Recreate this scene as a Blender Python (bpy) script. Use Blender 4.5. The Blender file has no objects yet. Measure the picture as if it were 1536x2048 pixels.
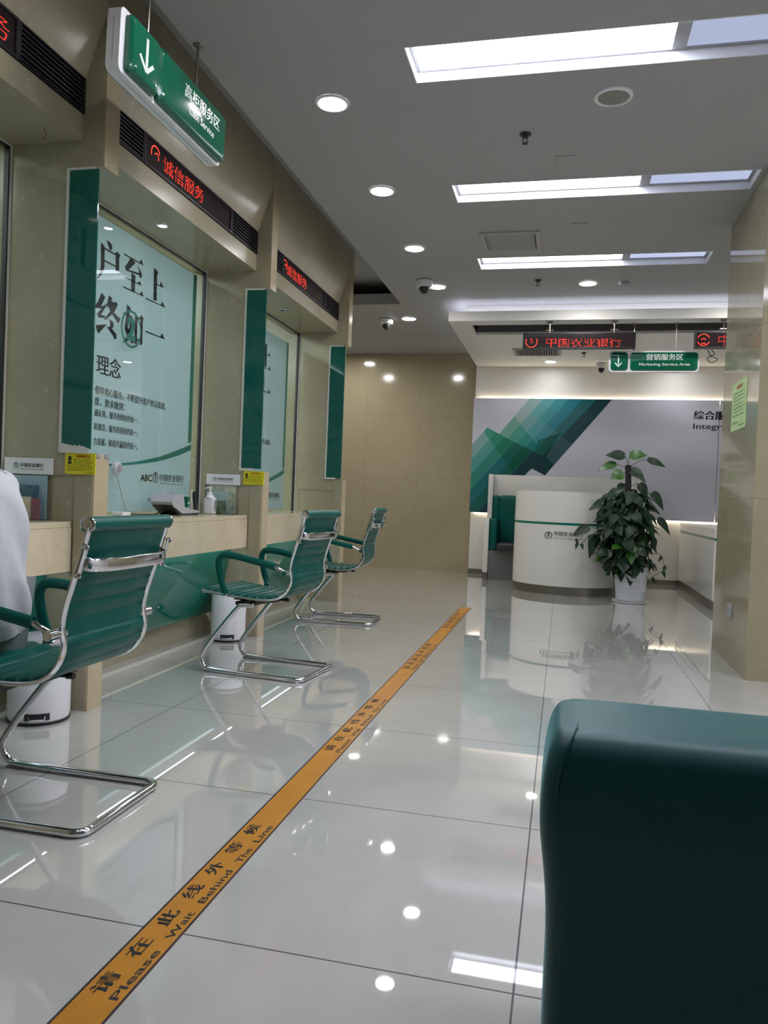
import bpy, bmesh, math, random
import numpy as np
from mathutils import Vector, Matrix, noise
random.seed(7)
sc = bpy.context.scene
COL = sc.collection

# ------------------------------------------------------------------ camera, world, exposure
cam_d = bpy.data.cameras.new('camera')
cam = bpy.data.objects.new('camera', cam_d)
COL.objects.link(cam)
R_ = Vector((0.97335857, 0.22581227, 0.03977321)); U_ = Vector((-0.04323327, 0.01039629, 0.99901091)); F_ = Vector((-0.22517543, 0.97411536, -0.01988192))
M_ = Matrix((( R_.x, U_.x, -F_.x, 0), (R_.y, U_.y, -F_.y, 0), (R_.z, U_.z, -F_.z, 0.9762), (0, 0, 0, 1)))
cam.matrix_world = M_
cam_d.sensor_fit = 'HORIZONTAL'; cam_d.sensor_width = 36.0; cam_d.lens = 36.0 * 1548 / 1536
cam_d.clip_start = 0.02
sc.camera = cam
sc.view_settings.view_transform = 'Standard'
sc.view_settings.look = 'None'
sc.view_settings.gamma = 1.0
sc.view_settings.use_curve_mapping = False
sc.view_settings.exposure = 1.78
w = bpy.data.worlds.new('world'); sc.world = w; w.use_nodes = True
w.node_tree.nodes['Background'].inputs[0].default_value = (0.75, 0.85, 1.0, 1)
w.node_tree.nodes['Background'].inputs[1].default_value = 0.02
E_DOWN = 32.0      # downlight lens emission
E_PANEL = (7.5, 0.20, 4.0, 0.23, 2.6, 0.26)   # bright / dim halves of the three ceiling troffers
E_BACK = (5.5, 0.6, 0.15)       # troffers behind the photographer
E_COVE = 2.6; E_BOARD = 4.0; E_DESK = 2.2; E_TELLER = 3.4

# ------------------------------------------------------------------ helpers
def s2l(c):
    return tuple(((v/255.0)/12.92 if v/255.0 <= .04045 else ((v/255.0+.055)/1.055)**2.4) for v in c)

class MB:
    """collects shapes into one bmesh, in world coordinates"""
    def __init__(s): s.bm = bmesh.new()
    def face(s, pts, smooth=False, mi=0):
        vs = [s.bm.verts.new(p) for p in pts]
        try:
            f = s.bm.faces.new(vs); f.smooth = smooth; f.material_index = mi; return f
        except ValueError: return None
    def box(s, x0, x1, y0, y1, z0, z1, mi=0, bev=0, seg=2):
        if x0 > x1: x0, x1 = x1, x0
        if y0 > y1: y0, y1 = y1, y0
        if z0 > z1: z0, z1 = z1, z0
        v = [s.bm.verts.new(p) for p in ((x0,y0,z0),(x1,y0,z0),(x1,y1,z0),(x0,y1,z0),(x0,y0,z1),(x1,y0,z1),(x1,y1,z1),(x0,y1,z1))]
        fs = [s.bm.faces.new([v[i] for i in q]) for q in ((0,3,2,1),(4,5,6,7),(0,1,5,4),(1,2,6,5),(2,3,7,6),(3,0,4,7))]
        for f in fs: f.material_index = mi
        if bev:
            es = list({e for f in fs for e in f.edges})
            r = bmesh.ops.bevel(s.bm, geom=es, offset=bev, segments=seg, profile=.5, affect='EDGES')
            for f in r['faces']: f.smooth = True
        return s
    def prism(s, pts, axis, a0, a1, mi=0, smooth=False):
        """polygon pts (2d) extruded along axis. axis 'y': pts=(x,z); 'x': pts=(y,z); 'z': pts=(x,y)"""
        def P(p, a):
            return {'y': (p[0], a, p[1]), 'x': (a, p[0], p[1]), 'z': (p[0], p[1], a)}[axis]
        n = len(pts)
        A = [s.bm.verts.new(P(p, a0)) for p in pts]; B = [s.bm.verts.new(P(p, a1)) for p in pts]
        fs = []
        fs.append(s.bm.faces.new(A)); fs.append(s.bm.faces.new(B[::-1]))
        for i in range(n):
            f = s.bm.faces.new((A[i], B[i], B[(i+1) % n], A[(i+1) % n])); f.smooth = smooth; fs.append(f)
        for f in fs: f.material_index = mi
        bmesh.ops.recalc_face_normals(s.bm, faces=fs)
        return s
    def tube(s, path, r, seg=10, closed=False, caps=True, mi=0, flat=None):
        """flat: (ru, rv, upvector) elliptical section"""
        P = [Vector(p) for p in path]; n = len(P)
        if not isinstance(r, (list, tuple)): r = [r]*n
        rings = []; prev = None
        for i in range(n):
            if closed: t = P[(i+1) % n]-P[i-1]
            else: t = P[min(i+1, n-1)]-P[max(i-1, 0)]
            t.normalize()
            if flat:
                up = Vector(flat[2]); a = up.cross(t).normalized(); b = t.cross(a).normalized()
                ra, rb = flat[0], flat[1]
            else:
                if prev is None:
                    up = Vector((0,0,1)) if abs(t.z) < .9 else Vector((1,0,0))
                    a = up.cross(t).normalized()
                else:
                    a = (prev - t*prev.dot(t)).normalized()
                prev = a; b = t.cross(a).normalized(); ra = rb = 1
            k = r[i]
            rings.append([s.bm.verts.new(P[i]+a*math.cos(2*math.pi*j/seg)*k*ra+b*math.sin(2*math.pi*j/seg)*k*rb) for j in range(seg)])
        m = n if closed else n-1
        for i in range(m):
            A, B = rings[i], rings[(i+1) % n]
            for j in range(seg):
                f = s.bm.faces.new((A[j], A[(j+1) % seg], B[(j+1) % seg], B[j])); f.smooth = True; f.material_index = mi
        if caps and not closed:
            f = s.bm.faces.new(rings[0][::-1]); f.material_index = mi
            f = s.bm.faces.new(rings[-1]); f.material_index = mi
        return s
    def lathe(s, prof, c, axis='z', seg=28, mi=0, caps=True):
        """prof = [(r, h)], around axis through c"""
        rings = []
        for r, h in prof:
            ring = []
            for j in range(seg):
                a = 2*math.pi*j/seg; u, v = r*math.cos(a), r*math.sin(a)
                p = {'z': (u, v, h), 'x': (h, u, v), 'y': (v, h, u)}[axis]
                ring.append(s.bm.verts.new((c[0]+p[0], c[1]+p[1], c[2]+p[2])))
            rings.append(ring)
        for A, B in zip(rings, rings[1:]):
            for j in range(seg):
                f = s.bm.faces.new((A[j], A[(j+1) % seg], B[(j+1) % seg], B[j])); f.smooth = True; f.material_index = mi
        if caps:
            f = s.bm.faces.new(rings[0][::-1]); f.material_index = mi
            f = s.bm.faces.new(rings[-1]); f.material_index = mi
        return s
    def loft(s, rings, caps=True, mi=0, closed=True):
        R = [[s.bm.verts.new(p) for p in ring] for ring in rings]
        n = len(R[0])
        for A, B in zip(R, R[1:]):
            for j in range(n if closed else n-1):
                f = s.bm.faces.new((A[j], A[(j+1) % n], B[(j+1) % n], B[j])); f.smooth = True; f.material_index = mi
        if caps and closed:
            s.bm.faces.new(R[0][::-1]); s.bm.faces.new(R[-1])
        return s
    def mesh(s, name, mats, off=(0,0,0), recalc=True, sharp=35):
        if recalc: bmesh.ops.recalc_face_normals(s.bm, faces=s.bm.faces[:])
        if off != (0,0,0): bmesh.ops.translate(s.bm, verts=s.bm.verts[:], vec=(-off[0], -off[1], -off[2]))
        me = bpy.data.meshes.new(name); s.bm.to_mesh(me); s.bm.free()
        for m in (mats if isinstance(mats, (list, tuple)) else [mats]): me.materials.append(m)
        if sharp:
            try: me.set_sharp_from_angle(angle=math.radians(sharp))
            except Exception: pass
        return me

def obj(name, mb, mats, parent=None, label=None, cat=None, group=None, kind=None, recalc=True, sharp=35):
    off = (0,0,0)
    if parent is not None:
        pp = parent; off = Vector((0,0,0))
        while pp is not None: off += pp.location; pp = pp.parent
        off = tuple(off)
    me = mb.mesh(name, mats, off, recalc, sharp)
    o = bpy.data.objects.new(name, me); COL.objects.link(o)
    if parent is not None: o.parent = parent
    return tag(o, label, cat, group, kind)

def tag(o, label=None, cat=None, group=None, kind=None):
    if label: o['label'] = label
    if cat: o['category'] = cat
    if group: o['group'] = group
    if kind: o['kind'] = kind
    return o

def thing(name, label, cat, loc, group=None):
    o = bpy.data.objects.new(name, None); COL.objects.link(o); o.location = loc
    o.empty_display_size = .1
    return tag(o, label, cat, group)

def copy_tree(o, parent=None):
    c = o.copy(); COL.objects.link(c)
    if parent is not None: c.parent = parent
    for ch in [x for x in COL.objects if x.parent == o]:
        copy_tree(ch, c)
    return c

def smooth_path(P, k=5, closed=False):
    P = [Vector(p) for p in P]; out = []; n = len(P)
    for i in range(n if closed else n-1):
        p0 = P[i-1] if (i > 0 or closed) else P[0]; p1 = P[i]; p2 = P[(i+1) % n]; p3 = P[(i+2) % n] if (closed or i+2 < n) else P[-1]
        for j in range(k):
            t = j/k
            out.append(.5*((2*p1)+(-p0+p2)*t+(2*p0-5*p1+4*p2-p3)*t*t+(-p0+3*p1-3*p2+p3)*t**3))
    if not closed: out.append(P[-1])
    return out

def round_corners(P, r, k=6, closed=False):
    P = [Vector(p) for p in P]; out = []; n = len(P)
    for i, p in enumerate(P):
        if not closed and i in (0, n-1): out.append(p); continue
        a = P[i-1]; b = P[(i+1) % n]
        da = (a-p); db = (b-p); rr = min(r, da.length*.49, db.length*.49)
        pa = p+da.normalized()*rr; pb = p+db.normalized()*rr
        for j in range(k+1):
            t = j/k; out.append(pa*(1-t)**2+p*2*t*(1-t)+pb*t*t)
    return out

# ---- text
_tcache = {}
def text_tris(body, bold=0.0):
    key = (body, bold)
    if key in _tcache: return _tcache[key]
    cu = bpy.data.curves.new('txt', 'FONT'); cu.body = body; cu.offset = bold; cu.resolution_u = 3
    o = bpy.data.objects.new('txt', cu); COL.objects.link(o)
    dg = bpy.context.evaluated_depsgraph_get()
    me = bpy.data.meshes.new_from_object(o.evaluated_get(dg))
    me.calc_loop_triangles()
    V = [(v.co.x, v.co.y) for v in me.vertices]; T = [tuple(t.vertices) for t in me.loop_triangles]
    bpy.data.objects.remove(o); bpy.data.curves.remove(cu); bpy.data.meshes.remove(me)
    _tcache[key] = (V, T); return V, T

def put_text(mb, body, org, U, V, w, h, bold=0.0, mi=0, lift=0.0, keep_h=None):
    if bold > 0 and any(ord(ch_) > 0x2e80 for ch_ in body):
        k_ = max(bold, .012)*w/max(1, len(body))*1.5
        for q_, dx_ in enumerate((-k_, 0, k_)): put_text(mb, body, Vector(org)+Vector(U).normalized()*dx_, U, V, w, h, 0, mi, lift+.00025*q_)
        return
    """text fitted into the w x h box whose lower left corner is org, along unit vectors U, V"""
    vs, ts = text_tris(body, bold)
    if not vs: return
    x0 = min(v[0] for v in vs); x1 = max(v[0] for v in vs); y0 = min(v[1] for v in vs); y1 = max(v[1] for v in vs)
    if keep_h: y0, y1 = keep_h
    org = Vector(org); U = Vector(U).normalized(); V = Vector(V).normalized(); N = U.cross(V)
    sx = w/(x1-x0); sy = h/(y1-y0)
    bv = [mb.bm.verts.new(org+U*(v[0]-x0)*sx+V*(v[1]-y0)*sy+N*lift) for v in vs]
    for t in ts:
        try:
            f = mb.bm.faces.new([bv[i] for i in t]); f.material_index = mi
        except ValueError: pass

def poly2(mb, pts, org, U, V, lift=0.0, mi=0):
    org = Vector(org); U = Vector(U); V = Vector(V); N = U.cross(V)
    mb.face([org+U*p[0]+V*p[1]+N*lift for p in pts], mi=mi)

def ring2(mb, c, U, V, r0, r1, lift=0.0, a0=0, a1=360, seg=40, mi=0, sx=1.0):
    c = Vector(c); U = Vector(U); V = Vector(V); N = U.cross(V)
    pts = []
    for i in range(seg+1):
        a = math.radians(a0+(a1-a0)*i/seg); d = U*math.cos(a)*sx+V*math.sin(a)
        pts.append((mb.bm.verts.new(c+d*r0+N*lift), mb.bm.verts.new(c+d*r1+N*lift)))
    for (a, b), (c2, d2) in zip(pts, pts[1:]):
        f = mb.bm.faces.new((a, b, d2, c2)); f.material_index = mi

def emblem(mb, c, U, V, r, lift=0.0, mi=0):
    """round emblem: open ring with an ear of wheat"""
    ring2(mb, c, U, V, r*.78, r, lift, -68, 248, 44, mi)
    S = lambda pts: poly2(mb, [(x*r, y*r) for x, y in pts], c, U, V, lift, mi)
    S([(-.07, -.95), (.07, -.95), (.07, .62), (-.07, .62)])
    for k in range(4):
        y = .48-k*.26
        for s in (-1, 1):
            S([(s*.10, y-.02), (s*.34, y+.10), (s*.34, y+.24), (s*.10, y+.14)])
    S([(-.34, .60), (-.24, .60), (-.24, .78), (-.34, .72)]); S([(.24, .60), (.34, .60), (.34, .72), (.24, .78)])

def led_dots(mb, body, org, U, V, w, h, rows=16, bold=0.0, lift=.0, fill=.56, ymax=1.0, ymin=0.0):
    vs, ts = text_tris(body, bold)
    A = np.array(vs); x0, y0 = A.min(0); x1, y1 = A.max(0)
    pitch = h/rows; cols = int(w/pitch)
    gx = x0+(np.arange(cols)+.5)/cols*(x1-x0); gy = y0+(np.arange(rows)+.5)/rows*(y1-y0)
    X, Y = np.meshgrid(gx, gy); hit = np.zeros(X.shape, bool)
    for t in ts:
        (ax, ay), (bx, by), (cx, cy) = A[t[0]], A[t[1]], A[t[2]]
        d = (by-cy)*(ax-cx)+(cx-bx)*(ay-cy)
        if abs(d) < 1e-12: continue
        l1 = ((by-cy)*(X-cx)+(cx-bx)*(Y-cy))/d; l2 = ((cy-ay)*(X-cx)+(ax-cx)*(Y-cy))/d
        hit |= (l1 >= -.02) & (l2 >= -.02) & (l1+l2 <= 1.02)
    org = Vector(org); U = Vector(U); V = Vector(V); N = U.cross(V); k = pitch*fill/2
    for j in range(rows):
        if not (ymin*rows <= j < ymax*rows): continue
        for i in range(cols):
            if hit[j, i]:
                c = org+U*((i+.5)*w/cols)+V*((j+.5)*pitch)+N*lift
                mb.face([c-U*k-V*k, c+U*k-V*k, c+U*k+V*k, c-U*k+V*k])

# ---- materials
def mat(name, rgb, rough=.5, metal=0.0, spec=.5, emit=None, es=0.0, coat=0.0, trans=0.0, sss=0.0):
    m = bpy.data.materials.new(name); m.use_nodes = True
    b = m.node_tree.nodes['Principled BSDF']
    c = s2l(rgb) if max(rgb) > 1 else rgb
    b.inputs['Base Color'].default_value = (*c, 1); b.inputs['Roughness'].default_value = rough
    b.inputs['Metallic'].default_value = metal; b.inputs['Specular IOR Level'].default_value = spec
    b.inputs['Coat Weight'].default_value = coat; b.inputs['Coat Roughness'].default_value = .02
    if trans: b.inputs['Transmission Weight'].default_value = trans
    if sss: b.inputs['Subsurface Weight'].default_value = sss
    if emit is not None:
        b.inputs['Emission Color'].default_value = (*(s2l(emit) if max(emit) > 1 else emit), 1); b.inputs['Emission Strength'].default_value = es
    return m

def nodes(m): return m.node_tree.nodes, m.node_tree.links, m.node_tree.nodes['Principled BSDF']

def mottled(name, c1, c2, scale=3.0, rough=.3, rough2=None, fleck=None, fleck_scale=9.0, fleck_w=.03, detail=6, bump=0.0, spec=.5, veins=None, vein_scale=2.5):
    m = mat(name, c1, rough, spec=spec); N, L, b = nodes(m)
    tc = N.new('ShaderNodeTexCoord'); geo = N.new('ShaderNodeNewGeometry')
    n = N.new('ShaderNodeTexNoise'); n.inputs['Scale'].default_value = scale; n.inputs['Detail'].default_value = detail; n.inputs['Roughness'].default_value = .6
    L.new(geo.outputs['Position'], n.inputs['Vector'])
    cr = N.new('ShaderNodeValToRGB'); cr.color_ramp.elements[0].position = .32; cr.color_ramp.elements[1].position = .68
    cr.color_ramp.elements[0].color = (*s2l(c1), 1); cr.color_ramp.elements[1].color = (*s2l(c2), 1)
    L.new(n.outputs['Fac'], cr.inputs['Fac']); out = cr.outputs['Color']
    if fleck:
        dn = N.new('ShaderNodeTexNoise'); dn.inputs['Scale'].default_value = fleck_scale*1.3; dn.inputs['Detail'].default_value = 3
        L.new(geo.outputs['Position'], dn.inputs['Vector'])
        mixv = N.new('ShaderNodeVectorMath'); mixv.operation = 'MULTIPLY_ADD'; mixv.inputs[1].default_value = (.12, .12, .12)
        L.new(dn.outputs['Color'], mixv.inputs[0]); L.new(geo.outputs['Position'], mixv.inputs[2])
        v = N.new('ShaderNodeTexVoronoi'); v.feature = 'DISTANCE_TO_EDGE'; v.inputs['Scale'].default_value = fleck_scale
        L.new(mixv.outputs[0], v.inputs['Vector'])
        lt = N.new('ShaderNodeMath'); lt.operation = 'LESS_THAN'; lt.inputs[1].default_value = fleck_w; L.new(v.outputs['Distance'], lt.inputs[0])
        n2 = N.new('ShaderNodeTexNoise'); n2.inputs['Scale'].default_value = fleck_scale*2.2; n2.inputs['Detail'].default_value = 2; L.new(geo.outputs['Position'], n2.inputs['Vector'])
        gt = N.new('ShaderNodeMath'); gt.operation = 'GREATER_THAN'; gt.inputs[1].default_value = .60; L.new(n2.outputs['Fac'], gt.inputs[0])
        mu = N.new('ShaderNodeMath'); mu.operation = 'MULTIPLY'; L.new(lt.outputs[0], mu.inputs[0]); L.new(gt.outputs[0], mu.inputs[1])
        mu2 = N.new('ShaderNodeMath'); mu2.operation = 'MULTIPLY'; mu2.inputs[1].default_value = .40; L.new(mu.outputs[0], mu2.inputs[0])
        mx = N.new('ShaderNodeMixRGB'); mx.inputs['Color2'].default_value = (*s2l(fleck), 1)
        L.new(mu2.outputs[0], mx.inputs['Fac']); L.new(out, mx.inputs['Color1']); out = mx.outputs['Color']
    if veins:
        wv = N.new('ShaderNodeTexNoise'); wv.inputs['Scale'].default_value = vein_scale; wv.inputs['Detail'].default_value = 5; wv.inputs['Distortion'].default_value = 1.2
        L.new(geo.outputs['Position'], wv.inputs['Vector'])
        r2 = N.new('ShaderNodeValToRGB'); e = r2.color_ramp.elements; e[0].position = .47; e[0].color = (0,0,0,1); e[1].position = .50; e[1].color = (1,1,1,1)
        k = e.new(.53); k.color = (0,0,0,1)
        L.new(wv.outputs['Fac'], r2.inputs['Fac'])
        mu3 = N.new('ShaderNodeMath'); mu3.operation = 'MULTIPLY'; mu3.inputs[1].default_value = .16; L.new(r2.outputs['Color'], mu3.inputs[0])
        mx = N.new('ShaderNodeMixRGB'); mx.inputs['Color2'].default_value = (*s2l(veins), 1)
        L.new(mu3.outputs[0], mx.inputs['Fac']); L.new(out, mx.inputs['Color1']); out = mx.outputs['Color']
    L.new(out, b.inputs['Base Color'])
    if rough2 is not None:
        mr = N.new('ShaderNodeMapRange'); mr.inputs['To Min'].default_value = rough; mr.inputs['To Max'].default_value = rough2
        L.new(n.outputs['Fac'], mr.inputs['Value']); L.new(mr.outputs[0], b.inputs['Roughness'])
    if bump:
        bp = N.new('ShaderNodeBump'); bp.inputs['Strength'].default_value = bump; bp.inputs['Distance'].default_value = .01
        L.new(n.outputs['Fac'], bp.inputs['Height']); L.new(bp.outputs[0], b.inputs['Normal'])
    return m

def seams(m, axis, offs, zoffs, width=.0025, dark=.55):
    """thin joint lines between stone slabs at given positions"""
    N, L, b = nodes(m)
    src = b.inputs['Base Color'].links[0].from_socket
    geo = N.new('ShaderNodeNewGeometry'); sp = N.new('ShaderNodeSeparateXYZ'); L.new(geo.outputs['Position'], sp.inputs[0])
    tot = None
    for ax, lst in ((axis, offs), ('Z', zoffs)):
        for o_ in lst:
            c = N.new('ShaderNodeMath'); c.operation = 'COMPARE'; c.inputs[1].default_value = o_; c.inputs[2].default_value = width
            L.new(sp.outputs[ax], c.inputs[0])
            if tot is None: tot = c.outputs[0]
            else:
                a = N.new('ShaderNodeMath'); a.operation = 'MAXIMUM'; L.new(tot, a.inputs[0]); L.new(c.outputs[0], a.inputs[1]); tot = a.outputs[0]
    mu = N.new('ShaderNodeMath'); mu.operation = 'MULTIPLY'; mu.inputs[1].default_value = dark; L.new(tot, mu.inputs[0])
    mx = N.new('ShaderNodeMixRGB'); mx.inputs['Color2'].default_value = (.03, .025, .015, 1)
    L.new(mu.outputs[0], mx.inputs['Fac']); L.new(src, mx.inputs['Color1']); L.new(mx.outputs[0], b.inputs['Base Color'])
    return m

def glass(name, tint=(.88, .94, .92), ior=1.5, rough=0.0):
    m = bpy.data.materials.new(name); m.use_nodes = True; N = m.node_tree.nodes; L = m.node_tree.links; N.clear()
    o = N.new('ShaderNodeOutputMaterial'); mx = N.new('ShaderNodeMixShader'); t = N.new('ShaderNodeBsdfTransparent'); g = N.new('ShaderNodeBsdfGlossy'); fr = N.new('ShaderNodeFresnel')
    t.inputs[0].default_value = (*tint, 1); g.inputs['Roughness'].default_value = rough; fr.inputs[0].default_value = ior
    ge = N.new('ShaderNodeNewGeometry'); inv = N.new('ShaderNodeMath'); inv.operation = 'SUBTRACT'; inv.inputs[0].default_value = 1.0; L.new(ge.outputs['Backfacing'], inv.inputs[1])
    mu = N.new('ShaderNodeMath'); mu.operation = 'MULTIPLY'; L.new(inv.outputs[0], mu.inputs[0]); L.new(fr.outputs[0], mu.inputs[1])
    L.new(mu.outputs[0], mx.inputs[0]); L.new(t.outputs[0], mx.inputs[1]); L.new(g.outputs[0], mx.inputs[2]); L.new(mx.outputs[0], o.inputs[0])
    return m

def emis(name, rgb, s):
    m = bpy.data.materials.new(name); m.use_nodes = True; N = m.node_tree.nodes; L = m.node_tree.links; N.clear()
    o = N.new('ShaderNodeOutputMaterial'); e = N.new('ShaderNodeEmission'); e.inputs[0].default_value = (*(s2l(rgb) if max(rgb) > 1 else rgb), 1); e.inputs[1].default_value = s
    L.new(e.outputs[0], o.inputs[0]); return m

M = {}
M['stone'] = mottled('polished_beige_marble', (154, 146, 121), (167, 158, 133), 2.2, .16, rough2=.30, fleck=(196, 188, 162), fleck_scale=12.0, fleck_w=.03)
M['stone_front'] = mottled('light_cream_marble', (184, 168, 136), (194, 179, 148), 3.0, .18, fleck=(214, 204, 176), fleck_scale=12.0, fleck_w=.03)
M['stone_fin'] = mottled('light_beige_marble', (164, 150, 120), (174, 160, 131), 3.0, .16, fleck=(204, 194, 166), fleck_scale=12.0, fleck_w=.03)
M['stone_back'] = seams(mottled('brown_beige_marble', (160, 149, 121), (170, 159, 132), 1.6, .10, fleck=(186, 170, 136), fleck_scale=9.0, fleck_w=.03), 'X', [-2.72, -1.97, -3.5], [2.10, 1.25, .42], .002, .4)
M['stone_pillar'] = seams(mottled('olive_beige_marble', (146, 138, 112), (158, 149, 124), 1.8, .07, fleck=(186, 178, 148), fleck_scale=13.0, fleck_w=.03), 'Y', [], [2.05, 1.05], .002, .4)
M['stone_desk'] = mottled('cream_marble', (208, 194, 162), (218, 205, 176), 5.0, .12, veins=(160, 138, 100), vein_scale=4.5)
M['ceiling'] = mottled('ceiling_paint', (160, 160, 159), (164, 164, 163), 1.0, .6)
M['white_wall'] = mottled('white_wall_paint', (222, 220, 214), (228, 226, 221), 2.0, .45)
M['white_gloss'] = mat('white_lacquer', (222, 221, 214), .22)
M['board'] = mat('white_glossy_board', (206, 208, 220), .16)
M['chrome'] = mat('chrome', (215, 216, 220), .09, metal=1.0)
M['brushed'] = mat('brushed_steel', (150, 146, 138), .32, metal=1.0)
M['green_leather'] = mottled('dark_green_leather', (5, 82, 74), (7, 88, 79), 40.0, .34, bump=.05, spec=.22)
M['sofa_leather'] = mottled('deep_teal_leather', (4, 74, 76), (6, 80, 82), 26.0, .42, bump=.05, spec=.4)
b_ = M['sofa_leather'].node_tree.nodes['Principled BSDF']; b_.inputs['Sheen Weight'].default_value = .40; b_.inputs['Sheen Roughness'].default_value = .35; b_.inputs['Sheen Tint'].default_value = (.28, .85, .92, 1)
M['green_glass'] = mat('green_lacquered_glass', (10, 84, 72), .05, spec=.6)
M['green_desk'] = mat('green_back_painted_glass', (14, 112, 94), .05, spec=.6)
M['green_plastic'] = mat('green_acrylic', (5, 92, 66), .12, spec=.6)
M['white_plastic'] = mat('white_plastic', (226, 226, 228), .3)
M['grey_plastic'] = mat('grey_plastic', (150, 150, 152), .4)
M['dark_plastic'] = mat('dark_plastic', (34, 34, 36), .38)
M['black_metal'] = mat('black_metal_grille', (34, 34, 38), .4, spec=.4)
M['black'] = mat('matt_black', (12, 12, 13), .7)
M['led_board'] = mat('led_board_face', (44, 34, 36), .12)
M['led_red'] = emis('red_led', (1.0, .05, .03), 0.8)
M['ink'] = mat('black_ink', (22, 24, 24), .5)
M['ink_green'] = mat('green_ink', (12, 105, 88), .5)
M['sign_white'] = mat('white_sign_lettering', (215, 225, 220), .4)
M['glass'] = glass('clear_window_glass', (.90, .93, .925))
M['acrylic'] = glass('clear_acrylic', (.975, .985, .985), 1.45)
M['tape_yellow'] = mottled('orange_yellow_floor_tape', (176, 118, 26), (188, 128, 34), 7.0, .38, veins=(140, 92, 26), vein_scale=3.0)
M['tape_black'] = mat('tape_border', (40, 32, 34), .45)
M['yellow_sign'] = mat('yellow_sign_card', (214, 206, 28), .45)
M['sign_red'] = mat('red_sign_print', (190, 60, 20), .5)
M['paper'] = mat('printed_paper', (222, 222, 214), .6)
M['silicone'] = mat('white_silicone', (206, 204, 196), .5)
M['shirt'] = mottled('white_cotton', (200, 201, 204), (206, 207, 210), 7.0, .8, bump=.9, detail=2)
M['trousers'] = mottled('grey_green_trousers', (112, 122, 120), (122, 132, 130), 12.0, .85)
M['skin'] = mat('skin', (198, 150, 122), .5, sss=.05)
M['hair'] = mat('black_hair', (24, 20, 18), .5)
M['leaf'] = mottled('dark_green_leaf', (16, 42, 24), (28, 56, 33), 11.0, .42, spec=.28)
M['leaf_light'] = mottled('fresh_green_leaf', (44, 86, 30), (56, 102, 38), 11.0, .35)
M['stem'] = mat('plant_stem', (44, 62, 32), .5)
M['poster_green'] = mat('poster_green_band', (46, 132, 112), .5)

# translucent poster sheet: daylight-coloured light from the teller room passes through it
def poster_mat():
    m = bpy.data.materials.new('pale_teal_poster_film'); m.use_nodes = True; N = m.node_tree.nodes; L = m.node_tree.links; N.clear()
    o = N.new('ShaderNodeOutputMaterial'); mx = N.new('ShaderNodeMixShader'); mx.inputs[0].default_value = .55
    d = N.new('ShaderNodeBsdfDiffuse'); t = N.new('ShaderNodeBsdfTranslucent')
    d.inputs[0].default_value = (.60, .68, .70, 1); t.inputs[0].default_value = (.62, .70, .72, 1)
    L.new(d.outputs[0], mx.inputs[1]); L.new(t.outputs[0], mx.inputs[2]); L.new(mx.outputs[0], o.inputs[0]); return m
M['poster'] = poster_mat()

def floor_mat():
    m = mat('polished_floor_tiles', (190, 189, 184), .02, spec=.6, coat=.9); N, L, b = nodes(m)
    geo = N.new('ShaderNodeNewGeometry')
    mp = N.new('ShaderNodeMapping'); mp.inputs['Location'].default_value = (.055, .055, 0)
    L.new(geo.outputs['Position'], mp.inputs['Vector'])
    br = N.new('ShaderNodeTexBrick'); br.offset = 0; br.squash = 1
    br.inputs['Scale'].default_value = 1; br.inputs['Brick Width'].default_value = .8; br.inputs['Row Height'].default_value = .8
    br.inputs['Mortar Size'].default_value = .0022; br.inputs['Mortar Smooth'].default_value = 0
    L.new(mp.outputs[0], br.inputs['Vector'])
    n = N.new('ShaderNodeTexNoise'); n.inputs['Scale'].default_value = 1.7; n.inputs['Detail'].default_value = 7; n.inputs['Roughness'].default_value = .62; n.inputs['Distortion'].default_value = .7
    L.new(geo.outputs['Position'], n.inputs['Vector'])
    cr = N.new('ShaderNodeValToRGB'); e = cr.color_ramp.elements; e[0].position = .3; e[1].position = .72
    e[0].color = (*s2l((176, 175, 169)), 1); e[1].color = (*s2l((190, 189, 183)), 1)
    L.new(n.outputs['Fac'], cr.inputs['Fac'])
    mx = N.new('ShaderNodeMixRGB'); mx.inputs['Color2'].default_value = (*s2l((58, 54, 60)), 1)
    L.new(br.outputs['Fac'], mx.inputs['Fac']); L.new(cr.outputs[0], mx.inputs['Color1']); L.new(mx.outputs[0], b.inputs['Base Color'])
    mr = N.new('ShaderNodeMapRange'); mr.inputs['To Min'].default_value = .022; mr.inputs['To Max'].default_value = .5
    L.new(br.outputs['Fac'], mr.inputs['Value']); L.new(mr.outputs[0], b.inputs['Roughness'])
    return m
M['floor'] = floor_mat()

CZ = 2.95          # main ceiling
COLS = [1.04, 2.95, 4.86, 6.77]; CW = .105      # stone posts between the counters

# ================================================================== THE SETTING
obj('floor', MB().box(-4.6, 3.6, -3.2, 10.6, -.05, 0), M['floor'], kind='structure')

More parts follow.
